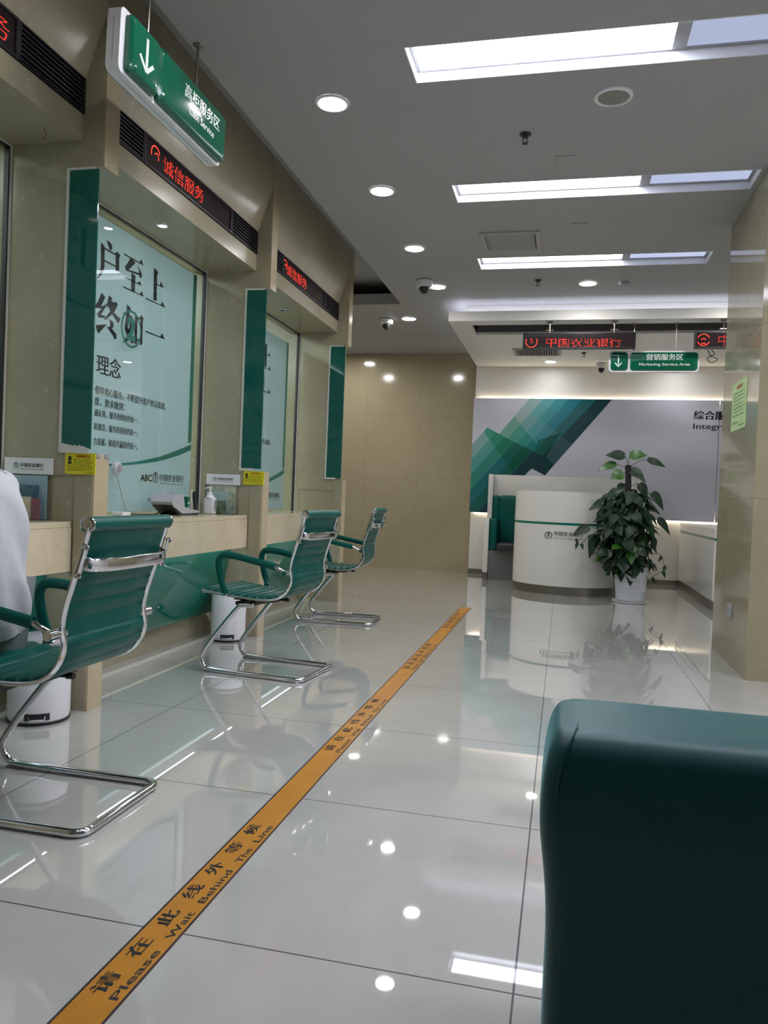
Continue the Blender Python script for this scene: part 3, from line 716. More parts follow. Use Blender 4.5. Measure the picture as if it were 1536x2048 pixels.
# window numbers on the glass
for n_, yc in (('2', 3.962), ('3', 5.865)):
    t = thing('window_number', 'dark green circled number %s stuck on the %s counter window glass' % (n_, {'2': 'second', '3': 'third'}[n_]), 'number sticker', (-2.426, yc, 1.867))
    m = MB(); ring2(m, (-2.4272, yc, 1.867), (0, 1, 0), (0, 0, 1), .092, .106, 0)
    obj('number_ring', m, M['ink_green'], t, recalc=False)
    m = MB(); put_text(m, n_, (-2.4272, yc-.045, 1.800), (0, 1, 0), (0, 0, 1), .09, .135, .06)
    obj('number_digit', m, M['ink_green'], t, recalc=False)

# soffit hooks
for (hx, hy, lab) in ((-2.165, 2.833, 'thin wire hook hanging under the nearest stone soffit'), (-2.201, 4.722, 'thin wire hook hanging under the soffit of counter two')):
    tag(obj('wire_hook', MB().tube(smooth_path([(hx, hy-.014, 2.446), (hx, hy, 2.440), (hx, hy+.006, 2.425), (hx, hy+.002, 2.408), (hx, hy-.008, 2.404), (hx, hy-.012, 2.412)], 3), .0014, 6), mat('rusty_wire', (96, 62, 50), .6)), lab, 'hook')

# yellow notices on the posts
def notice(c, label):
    t = thing('yellow_notice', label, 'notice', (-2.02, c-.003, 1.065), 'yellow security notices')
    obj('notice_card', MB().box(-2.100, -1.954, c-.006, c-.001, 1.020, 1.111), M['yellow_sign'], t)
    m = MB(); U, V = (1, 0, 0), (0, 0, 1)
    put_text(m, '温馨提示', (-2.045, c-.0064, 1.092), U, V, .066, .011, .03)
    obj('notice_heading', m, M['sign_red'], t, recalc=False)
    m = MB()
    rows = ['尊敬的客户：为保障您的资金', '安全，请在办理业务时，', '注意周围情况，妥善保管', '现金，谨防诈骗，不要向陌生人转账，', '办理业务后请当面点清现金', '如有疑问请咨询大堂经理', '遇紧急情况请拨打报警电话一一零']
    for k, s_ in enumerate(rows):
        x0 = -2.060 if k < 3 else -2.090
        put_text(m, s_, (x0, c-.0064, 1.0815-k*.0078), U, V, (-1.966-x0)*(.98 if k % 3 else .9), .0052)
    put_text(m, '本行保卫部', (-2.008, c-.0064, 1.024), U, V, .045, .005)
    # small dark figure pictogram
    ring2(m, (-2.077, c-.0064, 1.083), U, V, 0, .008, 0, seg=14)
    m.face([(-2.087, c-.0064, 1.074), (-2.067, c-.0064, 1.074), (-2.069, c-.0064, 1.064), (-2.085, c-.0064, 1.064)])
    m.face([(-2.086, c-.0064, 1.089), (-2.068, c-.0064, 1.089), (-2.070, c-.0064, 1.096), (-2.084, c-.0064, 1.096)])
    obj('notice_print', m, M['ink'], t, recalc=False)
notice(COLS[1], 'yellow printed notice on the stone post nearest the seated person')
notice(COLS[2], 'yellow printed notice on the post between second and third counters')
# clips on the first post top
tag(obj('corner_clip', MB().box(-1.9595, -1.956, 2.957, 2.985, 1.094, 1.111).box(-1.9595, -1.956, 3.022, 3.052, 1.094, 1.111), M['grey_plastic']), 'two clear plastic clips at the top edge of the nearest stone post', 'clip')

# ------------------------------------------------------------------ things on the desks
def brochure_holder(x0, x1, y, label, first):
    t = thing('brochure_holder', label, 'brochure holder', ((x0+x1)/2, y, .815), 'acrylic brochure holders with bank header')
    m = MB().box(x0, x1, y-.003, y, .816, 1.01).box(x0, x0+.003, y-.09, y-.003, .816, .93).box(x1-.003, x1, y-.09, y-.003, .816, .93).box(x0, x1, y-.093, y-.09, .816, .885).box(x0, x1, y-.05, y-.047, .816, .92).box(x0, x1, y-.09, y-.003, .816, .819)
    obj('acrylic_tray', m, M['acrylic'], t)
    h = obj('header_plate', MB().box(x0-.005, x1+.005, y-.008, y-.0035, 1.013, 1.084), M['white_plastic'], t, label='white header plate with bank name')
    g = MB(); emblem(g, (x0+.055, y-.0085, 1.048), (1, 0, 0), (0, 0, 1), .014)
    obj('header_emblem', g, M['ink_green'], h, recalc=False)
    g = MB(); put_text(g, '中国农业银行', (x0+.077, y-.0085, 1.043), (1, 0, 0), (0, 0, 1), .115, .018, .02)
    put_text(g, 'AGRICULTURAL BANK OF CHINA', (x0+.077, y-.0085, 1.032), (1, 0, 0), (0, 0, 1), .115, .005)
    obj('header_lettering', g, M['ink'], h, recalc=False)
    return t
def leaflet(x0, x1, y, z1, rgb, label, rgb2=None, tilt=.0):
    m = MB().prism([(y, .8195), (y+.004, .8195), (y+.004+tilt, z1), (y+tilt, z1)], 'x', x0, x1)
    o = obj('leaflet', m, mottled('leaflet_print', rgb, rgb2 or rgb, 26.0, .5)); tag(o, label, 'leaflet', 'bank leaflets in the holders')
brochure_holder(-2.362, -2.128, 4.858, 'clear brochure holder with bank header behind the hand sanitiser', False)
leaflet(-2.345, -2.145, 4.842, 1.008, (206, 200, 176), 'cream leaflet with round green picture at the back of far holder', (120, 150, 130))
leaflet(-2.35, -2.19, 4.825, .965, (150, 180, 176), 'pale teal leaflet in the middle row of far holder', (176, 190, 186))
leaflet(-2.26, -2.19, 4.785, .905, (40, 62, 58), 'dark green leaflet in the front of far holder', (120, 140, 100))
leaflet(-2.34, -2.27, 4.788, .90, (130, 150, 152), 'grey leaflet left in the front of far holder')
brochure_holder(-2.395, -2.162, 2.948, 'clear brochure holder with bank header behind the seated person', True)
leaflet(-2.38, -2.178, 2.932, 1.008, (160, 190, 196), 'pale blue leaflet at the back of near holder', (140, 172, 184))
leaflet(-2.36, -2.205, 2.915, .965, (58, 76, 130), 'blue leaflet in the middle of near holder', (92, 128, 120))
leaflet(-2.31, -2.215, 2.878, .915, (206, 202, 176), 'cream yellow leaflet at the front of near holder', (190, 186, 156))
leaflet(-2.208, -2.168, 2.872, .91, (140, 84, 98), 'dusty pink leaflet at the right of near holder', (126, 72, 88))

t = thing('hand_sanitiser', 'white pump bottle of hand sanitiser on the second counter', 'bottle', (-2.262, 4.700, .815))
bx, by = -2.262, 4.700
obj('bottle_body', MB().box(bx-.038, bx+.038, by-.024, by+.024, .816, .925, bev=.012, seg=3), M['white_plastic'], t)
obj('bottle_neck', MB().lathe([(.030, .922), (.026, .934), (.016, .942), (.016, .956), (.012, .962)], (bx, by, 0), seg=20), M['white_plastic'], t)
obj('pump', MB().lathe([(.005, .962), (.005, .985)], (bx, by, 0), seg=12).box(bx-.012, bx+.012, by-.008, by+.008, .984, .994, bev=.003).tube([(bx, by, .989), (bx-.018, by-.006, .989), (bx-.034, by-.010, .982)], .0045, 8), M['white_plastic'], t)
m = MB().box(bx+.0382, bx+.0388, by-.018, by+.018, .835, .908)
obj('bottle_label', m, M['grey_plastic'], t)
m = MB()
for k in range(6): m.box(bx+.0389, bx+.0392, by-.014, by+.012-.004*(k % 2), .898-k*.009, .8995-k*.009)
obj('label_print', m, M['ink'], t)
# pen holder, phone-like stand and pens
t = thing('pen_holder', 'clear acrylic pen cup beside the hand sanitiser', 'pen holder', (-2.335, 4.62, .815))
px, py = -2.335, 4.62
obj('cup', MB().box(px-.035, px+.035, py-.035, py-.032, .816, .89).box(px-.035, px+.035, py+.032, py+.035, .816, .89).box(px-.035, px-.032, py-.032, py+.032, .816, .89).box(px+.032, px+.035, py-.032, py+.032, .816, .89).box(px-.032, px+.032, py-.032, py+.032, .816, .819), M['acrylic'], t)
tag(obj('marker_pen', MB().tube([(px+.006, py+.012, .821), (px-.001, py+.008, .90)], .010, 12).tube([(px-.001, py+.008, .90), (px-.007, py+.004, .960)], .013, 12), M['dark_plastic']), 'thick black marker standing in the acrylic pen cup', 'pen')
tag(obj('ballpoint_pen', MB().tube([(px-.014, py-.012, .821), (px-.012, py-.014, .958)], .004, 8).lathe([(.005, .955), (.006, .965), (.003, .972)], (px-.012, py-.014, 0), seg=10), M['white_plastic']), 'slim white ballpoint pen upright in the acrylic pen cup', 'pen')
t = obj('card_box', MB().box(-2.385, -2.345, 4.545, 4.575, .8155, .925, bev=.003), M['green_plastic']); tag(t, 'small green box beside the pens on the second counter', 'box')
g = MB(); ring2(g, (-2.344, 4.560, .885), (0, 1, 0), (0, 0, 1), 0, .009, .0004, seg=16); g.box(-2.3449, -2.3445, 4.550, 4.570, .850, .862)
obj('box_print', g, M['sign_white'], t, recalc=False)
# signature terminal
t = thing('signature_terminal', 'grey wedge shaped signature terminal with tilted screen on second counter', 'terminal', (-2.30, 4.33, .815))
tz = .8155
m = MB().prism([(4.16, .895), (4.205, .945), (4.30, .942), (4.325, .862), (4.52, .838), (4.52, .828), (4.30, .824), (4.18, .868)], 'x', -2.385, -2.245)
obj('terminal_body', m, mat('silver_plastic', (176, 176, 180), .35), t)
obj('terminal_screen', MB().prism([(4.337, .8635), (4.50, .8425), (4.50, .8445), (4.337, .8655)], 'x', -2.372, -2.258), M['dark_plastic'], t)
obj('terminal_window', MB().prism([(4.3005, .943), (4.3265, .864), (4.329, .866), (4.303, .945)], 'x', -2.36, -2.27), M['dark_plastic'], t)
obj('terminal_foot', MB().prism([(4.17, .872), (4.19, .868), (4.30, .823), (4.52, .827), (4.52, tz), (4.27, tz)], 'x', -2.38, -2.25).tube([(-2.315, 4.19, .872), (-2.315, 4.15, .84), (-2.315, 4.12, .821)], .006, 8), M['dark_plastic'], t)
tag(obj('black_cable', MB().tube(smooth_path([(-2.30, 4.19, .850), (-2.30, 4.12, .830), (-2.315, 4.06, .8195), (-2.34, 3.99, .8195), (-2.37, 3.93, .8195)], 4), .0035, 8), M['dark_plastic']), 'black cable running from the signature terminal over the desk', 'cable')
t = thing('window_intercom', 'round silver intercom speaker fixed to the second counter glass', 'intercom', (-2.42, 3.843, 1.07))
obj('intercom_body', MB().lathe([(.036, 0), (.038, .010), (.036, .024), (.030, .030)], (-2.4275, 3.843, 1.073), axis='x'), mat('silver_shell', (190, 192, 196), .3), t)
obj('intercom_mesh', MB().lathe([(.024, .030), (.022, .0335)], (-2.4275, 3.843, 1.073), axis='x'), M['grey_plastic'], t)
tag(obj('intercom_cord', MB().tube(smooth_path([(-2.415, 3.845, 1.036), (-2.41, 3.875, .96), (-2.405, 3.915, .86), (-2.40, 3.93, .8195), (-2.385, 3.90, .8185)], 5), .0022, 8), M['grey_plastic']), 'thin grey cord hanging from the round window intercom', 'cord')
tag(obj('card_reader', MB().box(-2.40, -2.33, 3.78, 3.86, .8155, .835, bev=.004), M['white_plastic']), 'small white card reader on the desk under the intercom', 'card reader')
tag(obj('paper_slip', MB().box(-2.10, -2.08, 4.40, 4.43, .8155, .8175), M['paper']), 'tiny white slip at the edge of the second counter', 'paper')

# ------------------------------------------------------------------ pedal bins
def bin_(x, y, r, h, label):
    t = thing('pedal_bin', label, 'bin', (x, y, 0), 'white pedal bins under the counters')
    obj('bin_body', MB().lathe([(r*.97, .012), (r, .03), (r, h), (r*.985, h+.004)], (x, y, 0), seg=40), M['white_plastic'], t)
    obj('base_ring', MB().lathe([(r*.985, 0), (r*1.01, .003), (r*1.01, .011), (r*.96, .0118)], (x, y, 0), seg=40), M['dark_plastic'], t)
    obj('lid', MB().lathe([(r*1.015, h+.005), (r*1.015, h+.018), (r*.9, h+.034), (r*.5, h+.043), (.004, h+.045)], (x, y, 0), seg=40), M['grey_plastic'], t)
    d = Vector((-x*.9, -y, 0)).normalized(); sd = Vector((-d.y, d.x, 0)); c0 = Vector((x, y, 0))
    m = MB(); w_ = .045
    pts = [c0+d*(r*math.cos(a)+.0015)+sd*(r*math.sin(a)) for a in [k/6*.40 for k in range(-6, 7)]]
    m.loft([[p+Vector((0,0,.022)), p+Vector((0,0,.050))] for p in pts], caps=False, closed=False)
    obj('pedal_slot', m, M['dark_plastic'], t, recalc=False)
    obj('pedal', MB().tube([c0+d*(r-.01)+sd*.03+Vector((0,0,.038)), c0+d*(r+.022)+sd*.028+Vector((0,0,.028)), c0+d*(r+.022)-sd*.028+Vector((0,0,.028)), c0+d*(r-.01)-sd*.03+Vector((0,0,.038))], .005, 8), M['chrome'], t)
bin_(-2.085, 2.80, .122, .31, 'white pedal bin behind the nearest chair beside the stone post')
bin_(-2.105, 4.705, .112, .30, 'white pedal bin behind the middle chair under the second counter')

# ------------------------------------------------------------------ visitor chairs
PROF = [(-.305, .436), (-.240, .429), (-.179, .423), (-.059, .414), (.041, .411), (.124, .419), (.178, .446), (.211, .491), (.220, .534), (.212, .580), (.222, .640), (.243, .706), (.261, .768), (.279, .831), (.287, .862)]
def make_chair(label):
    t = thing('visitor_chair', label, 'chair', (0, 0, 0), 'green visitor chairs with chrome frame')
    path = smooth_path([(p[0], 0, p[1]) for p in PROF], 4)
    # chrome side rails
    for s in (-1, 1):
        m = MB().tube([(p.x, s*.211, p.z) for p in path], 1.0, 10, flat=(.007, .0125, (0, 1, 0)))
        obj('side_rail', m, M['chrome'], t)
    # ribbed sling
    L = [0]; 
    for a, b in zip(path, path[1:]): L.append(L[-1]+(b-a).length)
    tot = L[-1]; n = 210; pts = []
    def at(d):
        for i in range(len(L)-1):
            if L[i+1] >= d: 
                k = (d-L[i])/(L[i+1]-L[i]) if L[i+1] > L[i] else 0
                return path[i].lerp(path[i+1], k), (path[i+1]-path[i]).normalized()
        return path[-1], (path[-1]-path[-2]).normalized()
    top, bot = [], []
    for i in range(n+1):
        d = tot*i/n; p, tg = at(d); nr = Vector((-tg.z, 0, tg.x))
        rib = abs(math.sin(math.pi*d/.047))**.5
        if tot-d < .16 or d < .02: rib = 1
        top.append(p+nr*(.006+.010*rib)); bot.append(p-nr*(-.004+.0075*rib))
    rings = []
    ys = [-.206, -.200, -.10, 0, .10, .200, .206]
    m = MB()
    R = []
    for a, b in zip(top, bot):
        mid = (a+b)/2
        ring = [Vector((mid.x, -.2065, mid.z))]+[Vector((a.x, y, a.z)) for y in (-.200, -.1, 0, .1, .200)]+[Vector((mid.x, .2065, mid.z))]+[Vector((b.x, y, b.z)) for y in (.200, .1, 0, -.1, -.200)]
        R.append(ring)
    m.loft(R)
    obj('seat_sling', m, M['green_leather'], t, label='ribbed dark green leather seat and back in one sling', sharp=80)
    obj('head_roll', MB().tube([(.284, -.211, .868), (.284, .211, .868)], .0215, 20), M['green_leather'], t)
    obj('front_roll', MB().tube([(-.306, -.207, .436), (-.306, .207, .436)], .016, 16), M['green_leather'], t)
    for s in (-1, 1):
        obj('end_cap', MB().lathe([(.0225, 0), (.0225, s*.006), (.017, s*.008), (.016, s*.0055), (.007, s*.0055), (.006, s*.008)], (.284, s*.2115, .868), axis='y', seg=20), M['chrome'], t)
        obj('end_cap', MB().lathe([(.017, 0), (.016, s*.005), (.006, s*.006)], (-.306, s*.2075, .436), axis='y', seg=16), M['chrome'], t)
    # arms
    ap = [(-.150, .432), (-.158, .455), (-.176, .500), (-.192, .560), (-.196, .600), (-.184, .626), (-.158, .636), (-.093, .633), (-.009, .619), (.075, .604), (.138, .592)]
    for s in (-1, 1):
        pa = smooth_path([(p[0], s*(.222 if i < 1 else .236), p[1]) for i, p in enumerate(ap)], 4)
        obj('armrest', MB().tube(pa, 1.0, 14, flat=(.0185, .0125, (0, 1, 0))), M['green_leather'], t, label='green padded armrest')
        m = MB().tube(smooth_path([(.132, s*.236, .593), (.160, s*.236, .583), (.188, s*.232, .569), (.206, s*.222, .564), (.212, s*.205, .564)], 3), .0085, 12)
        m.tube([(.203, s*.190, .564), (.203, s*.262, .564)], .0145, 14)
        obj('arm_clamp', m, M['chrome'], t)
        obj('arm_bolt', MB().tube([(-.146, s*.195, .428), (-.150, s*.250, .430)], .009, 12), M['chrome'], t)
    # back bar
    bp = [(.262, -.214, .765), (.286, -.205, .758), (.303, -.16, .755), (.310, -.08, .754), (.312, 0, .754), (.310, .08, .754), (.303, .16, .755), (.286, .205, .758), (.262, .214, .765)]
    obj('back_bar', MB().tube(smooth_path(bp, 4), 1.0, 12, flat=(.0035, .0185, (0, 0, 1))) , M['chrome'], t)
    for s in (-1, 1):
        m = MB(); m.tube([(.264, s*.222, .722), (.290, s*.222, .812)], 1.0, 10, flat=(.0035, .010, (0, 1, 0)))
        for z_, x_ in ((.728, .266), (.806, .288)): m.lathe([(.009, 0), (.009, s*.006), (.005, s*.008)], (x_, s*.223, z_), axis='y', seg=12)
        obj('bar_bracket', m, M['chrome'], t)
    # sled base
    side = [(.0, .376), (-.060, .374), (-.092, .357), (-.205, .221), (-.285, .112), (-.300, .066), (-.272, .022), (-.205, .0135), (.287, .0135)]
    def sidep(s): return [Vector((p[0], s*.205, p[1])) for p in side]
    A = smooth_path(sidep(-1)[:-1], 4)+[Vector((.20, -.205, .0135))]
    Bk = round_corners([(.20, -.205, .0135), (.290, -.205, .0135), (.290, .205, .0135), (.20, .205, .0135)], .055, 8)
    A2 = (smooth_path(sidep(1)[:-1], 4)+[Vector((.20, .205, .0135))])[::-1]
    full = A+Bk[1:-1]+A2
    obj('sled_base', MB().tube(full, .0125, 14), M['chrome'], t)
    for s in (-1, 1):
        obj('foot_pad', MB().box(-.275, -.215, s*.205-.010, s*.205+.010, .0005, .006), M['grey_plastic'], t)
        obj('foot_pad', MB().box(.17, .21, s*.205-.010, s*.205+.010, .0005, .004), M['grey_plastic'], t)
    m = MB().box(-.16, .0, -.13, -.09, .388, .402, bev=.003).box(-.16, .0, .09, .13, .388, .402, bev=.003).box(-.10, .06, -.09, .09, .382, .394, bev=.003).box(-.11, -.06, -.196, .196, .372, .390).box(-.03, .0, -.190, .190, .374, .392)
    m.tube([(.0, .0, .388), (.085, .0, .390)], .006, 12).tube([(.085, .0, .390), (.108, .0, .391)], .010, 12)
    obj('seat_mount', m, M['dark_plastic'], t)
    return t
ch = make_chair('dark green ribbed chair with chrome sled base holding the seated person')
ch2 = copy_tree(ch); ch2['label'] = 'empty dark green ribbed chair at the second counter, chrome sled base'
ch3 = copy_tree(ch); ch3['label'] = 'empty dark green ribbed chair farthest away at the third counter'
ch.location = (-1.540, 2.082, 0); ch.rotation_euler = (0, 0, math.radians(0))
ch2.location = (-1.540, 4.000, 0); ch2.rotation_euler = (0, 0, math.radians(-6.5))
ch3.location = (-1.665, 5.805, 0); ch3.rotation_euler = (0, 0, math.radians(2.5))

# ------------------------------------------------------------------ seated person (faces the counter, -x)
def skin_mesh(name, verts, edges, radii, mt, parent, root=0, levels=2, off=(0,0,0), extra=None):
    me = bpy.data.meshes.new(name); me.from_pydata([tuple(Vector(v)-Vector(off)) for v in verts], edges, [])
    o = bpy.data.objects.new(name, me); COL.objects.link(o)
    md = o.modifiers.new('skin', 'SKIN'); md.use_smooth_shade = True
    for i, r in enumerate(radii):
        sv = me.skin_vertices[0].data[i]; sv.radius = r if isinstance(r, tuple) else (r, r); sv.use_root = (i == root)
    sb = o.modifiers.new('sub', 'SUBSURF'); sb.levels = levels; sb.render_levels = levels
    dg = bpy.context.evaluated_depsgraph_get()
    m2 = bpy.data.meshes.new_from_object(o.evaluated_get(dg))
    bpy.data.objects.remove(o)
    if extra: extra(m2)
    m2.materials.clear(); m2.materials.append(mt)
    for p in m2.polygons: p.use_smooth = True; p.material_index = 0
    o = bpy.data.objects.new(name, m2); COL.objects.link(o)
    if parent: o.parent = parent
    return o
PX, PY = -1.72, 2.08
person = thing('person', 'person in a white shirt and grey trousers seated at the nearest counter', 'person', (PX, PY, 0))
def build_person():
    V = []; E = []; Rr = []
    def add(p, r, par=None):
        V.append(p); Rr.append(r); i = len(V)-1
        if par is not None: E.append((par, i))
        return i
    pel = add((-1.715, PY, .535), (.105, .14))
    wa = add((-1.73, PY, .66), (.10, .125), pel)
    chs = add((-1.755, PY, .82), (.105, .145), wa)
    ub = add((-1.785, PY, .95), (.085, .13), chs)
    nk = add((-1.815, PY, 1.045), (.052, .052), ub)
    n2 = add((-1.835, PY, 1.10), (.05, .05), nk)
    hd = add((-1.855, PY, 1.185), (.092, .074), n2)
    h2 = add((-1.855, PY, 1.255), (.078, .066), hd)
    for s in (-1, 1):
        sh = add((-1.79, PY+s*.155, .965), .052, ub)
        el = add((-1.87, PY+s*.225, .80), .038, sh)
        e2 = add((-1.98, PY+s*.19, .835), .034, el)
        wr = add((-2.125, PY+s*.115, .850), .024, e2)
        pm = add((-2.175, PY+s*.095, .846), (.034, .014), wr)
        kn = add((-2.215, PY+s*.080, .844), (.036, .012), pm)
        for k, (dy, ln) in enumerate(((-.030, .058), (-.010, .070), (.011, .066), (.030, .050))):
            f1 = add((-2.232, PY+s*.080+dy, .845), .0085, kn)
            f2 = add((-2.232-ln*.55, PY+s*.080+dy*1.1, .846), .008, f1)
            f3 = add((-2.232-ln, PY+s*.080+dy*1.15, .832), .0068, f2)
        th = add((-2.170, PY+s*.060, .842), .011, pm); t2 = add((-2.198, PY+s*.035, .836), .0095, th); t3 = add((-2.220, PY+s*.030, .832), .008, t2)
        hp = add((-1.74, PY+s*.085, .505), .082, pel)
        ml = add((-1.88, PY+s*.115, .520), .072, hp)
        kn_ = add((-2.00, PY+s*.13, .520), .055, ml)
        an = add((-2.000, PY+s*.13, .10), .036, kn_) if False else None
        cf = add((-2.03, PY+s*.13, .34), .047, kn_)
        an = add((-1.99, PY+s*.13, .105), .034, cf)
        ft = add((-2.06, PY+s*.13, .055), .034, an); to = add((-2.14, PY+s*.135, .040), .028, ft)
    off = (PX, PY, 0)
    def face(m2):
        for v in m2.vertices:
            x, y, z = v.co.x+PX, v.co.y, v.co.z
            if z > 1.12 and x < -1.90:
                if abs(y) < .016 and 1.165 < z < 1.205: v.co.x -= .018*(1-abs(z-1.182)/.03)
                if .018 < abs(y) < .048 and 1.20 < z < 1.225: v.co.x += .006
                if abs(y) < .025 and 1.135 < z < 1.15: v.co.x -= .005
    body = skin_mesh('body', V, E, Rr, M['skin'], person, off=off, extra=face)
    # ears, eyes, brows
    for s in (-1, 1):
        m = MB(); m.lathe([(.004, 0), (.018, .004*s), (.022, .010*s), (.014, .016*s)], (-1.850, PY+s*.068, 1.185), axis='y', seg=14)
        obj('ear', m, M['skin'], person)
    for s in (-1, 1):
        m = MB().lathe([(.003, -.006), (.011, 0), (.003, .005)], (-1.933, PY+s*.031, 1.20), axis='x', seg=12)
        obj('eye', m, M['ink'], person)
    # hair cap
    m = MB(); rings = []
    for k in range(9):
        a = k/8*math.pi*.54; z = 1.228+.118*math.cos(a); rr = math.sin(a)**.8 if k else 0
        rings.append([(-1.845+.094*rr*math.cos(b)*(1 if math.cos(b) > -.3 or k < 6 else .84), PY+.083*rr*math.sin(b), z-(.0 if math.cos(b) < 0 else .06*rr**6)) for b in [2*math.pi*j/24 for j in range(24)]])
    m.loft(rings[1:]); obj('hair', m, M['hair'], person)
    # shirt: torso rings (z, back x, depth, half width)
    m = MB(); rings = []
    prof = [(.484, -1.598, .215, .170), (.520, -1.586, .235, .186), (.58, -1.574, .245, .190), (.64, -1.584, .235, .182), (.70, -1.596, .232, .180), (.77, -1.606, .236, .190), (.844, -1.617, .240, .204), (.90, -1.628, .235, .208), (.95, -1.643, .220, .200), (.985, -1.664, .190, .180), (1.008, -1.690, .158, .140), (1.028, -1.722, .125, .085), (1.048, -1.748, .115, .062), (1.060, -1.756, .110, .057)]
    for z, xb, dep, hw in prof:
        cx = xb-dep/2; ring = []
        for j in range(48):
            a = 2*math.pi*j/48
            ca, sa = math.cos(a), math.sin(a)
            px_ = cx+dep/2*math.copysign(abs(ca)**.8, ca); py_ = PY+hw*math.copysign(abs(sa)**.85, sa)
            fold = .006*math.sin(6*sa+z*26+2*ca)+.006*math.sin(z*48+4*a)*(1 if z < .78 else .35)+.020*noise.noise(Vector((px_*6, py_*6, z*5)))+.010*math.sin((py_-PY)*38+z*34+6*noise.noise(Vector((px_*3, py_*3, z*3))))
            fold *= .25 if z > .97 else .55 if z > .88 else 1.0
            ring.append((px_+fold*ca, py_+fold*sa, z+(.006*math.sin(5*a) if z < .5 else 0)))
        rings.append(ring)
    m.loft(rings, caps=False)
    sh = obj('shirt', m, M['shirt'], person, recalc=True, sharp=0)
    sb = sh.modifiers.new('sub', 'SUBSURF'); sb.levels = 1; sb.render_levels = 1
    for s in (-1, 1):
        P = [Vector((-1.765, PY+s*.125, .952)), Vector((-1.785, PY+s*.175, .945)), Vector((-1.825, PY+s*.215, .880)), Vector((-1.872, PY+s*.235, .800)), Vector((-1.90, PY+s*.232, .806)), Vector((-1.985, PY+s*.19, .842)), Vector((-2.105, PY+s*.122, .853))]
        pp = smooth_path(P, 5); rr = [.066, .067, .062, .054, .052, .046, .036]
        n_ = len(pp); rad = []
        for i in range(n_):
            k = i/(n_-1)*(len(rr)-1); j = min(int(k), len(rr)-2); rad.append(rr[j]+(rr[j+1]-rr[j])*(k-j)+.0025*math.sin(i*1.9))
        obj('sleeve', MB().tube(pp, rad, 20), M['shirt'], person, sharp=0)
    # trousers
    V2, E2, R2 = [], [], []
    def a2(p, r, par=None):
        V2.append(p); R2.append(r); i = len(V2)-1
        if par is not None: E2.append((par, i))
        return i
    p0 = a2((-1.715, PY, .545), (.118, .155))
    for s in (-1, 1):
        a_ = a2((-1.735, PY+s*.085, .522), (.092, .092), p0); b_ = a2((-1.88, PY+s*.115, .528), .082, a_); c_ = a2((-2.00, PY+s*.13, .528), .066, b_)
        d_ = a2((-2.03, PY+s*.13, .34), .060, c_); e_ = a2((-1.992, PY+s*.13, .115), .055, d_)
    skin_mesh('trousers', V2, E2, R2, M['trousers'], person, off=off)
    for s in (-1, 1):
        m = MB(); sec = [(-1.955, .030, .035, .030), (-1.975, .034, .045, .040), (-2.03, .038, .038, .042), (-2.10, .032, .026, .044), (-2.165, .025, .018, .036), (-2.185, .022, .012, .020)]
        m.loft([[(x, PY+s*.135+hw*math.cos(a), max(.004, zc+hz*math.sin(a))) for a in [2*math.pi*j/18 for j in range(18)]] for x, zc, hz, hw in sec])
        obj('shoe', m, M['dark_plastic'], person)
build_person()
person.location.x -= .078

# ------------------------------------------------------------------ floor tape
t = obj('floor_tape', MB().box(-.868, -.770, -3.0, 7.0, .0002, .0010), M['tape_yellow']); tag(t, 'long orange yellow waiting line tape along the tiled floor', 'floor tape')
obj('tape_edge', MB().box(-.868, -.8625, -3.0, 7.0, .0011, .0013).box(-.7755, -.770, -3.0, 7.0, .0011, .0013), M['tape_black'], t, recalc=True)
def tape_text(y0, y1):
    m = MB(); chs = '请在此线外等候'; n = len(chs); pitch = (y1-y0)/(n-.45)
    for k, c in enumerate(chs):
        put_text(m, c, (-.817, y0+k*pitch, .0014), (0, 1, 0), (-1, 0, 0), pitch*.54, .036, .018)
    obj('tape_lettering', m, M['ink'], t, recalc=False); m = MB()
    wd = ['Please', 'Wait', 'Behind', 'The', 'Line']; ln = sum(len(q) for q in wd)+len(wd)-1+1.0
    x = y0-.01; step = (y1-y0+.02)/ln
    for q in wd:
        put_text(m, q, (-.783, x, .0014), (0, 1, 0), (-1, 0, 0), step*len(q)*.95, .019, .016); x += step*(len(q)+1.25)
    obj('tape_lettering', m, M['ink'], t, recalc=False)
for y0 in (1.315, 2.815, 4.315, 5.815, -.185): tape_text(y0, y0+.80)

# ------------------------------------------------------------------ hanging signs
def cyl_rod(m, x, y, z0, z1, r=.005): m.tube([(x, y, z0), (x, y, z1)], r, 10)
t = thing('cash_service_sign', 'green hanging cash service sign with arrow beside the counters', 'hanging sign', (-1.67, 2.98, 2.72))
m = MB().prism([(p.x, p.z) for p in round_corners([(2.553, 0, 2.500), (3.408, 0, 2.500), (3.408, 0, 2.735), (2.553, 0, 2.735)], .03, 6, True)], 'x', -1.702, -1.648)
obj('sign_body', m, M['white_plastic'], t)
obj('body_seam', MB().box(-1.676, -1.674, 2.5522, 3.4088, 2.54, 2.70).box(-1.676, -1.674, 2.60, 3.36, 2.4992, 2.4998), M['grey_plastic'], t)
for sgn, xa in ((1, -1.6475), (-1, -1.7025)):
    for k, (a, b) in enumerate(((2.585, 2.790), (2.800, 3.395))):
        mm = MB()
        rings = []
        for (ins_, dx) in ((0, 0), (0, .018), (.010, .030), (.028, .034)):
            rings.append([(xa+sgn*dx, p.x, p.z) for p in round_corners([(a+ins_, 0, 2.513+ins_), (b-ins_, 0, 2.513+ins_), (b-ins_, 0, 2.722-ins_), (a+ins_, 0, 2.722-ins_)], .02, 4, True)])
        mm.loft(rings); obj('sign_face', mm, M['green_plastic'], t, label='glossy green moulded face')
mm = MB(); XF = -1.6128
U, Vv = (0, 1, 0), (0, 0, 1)
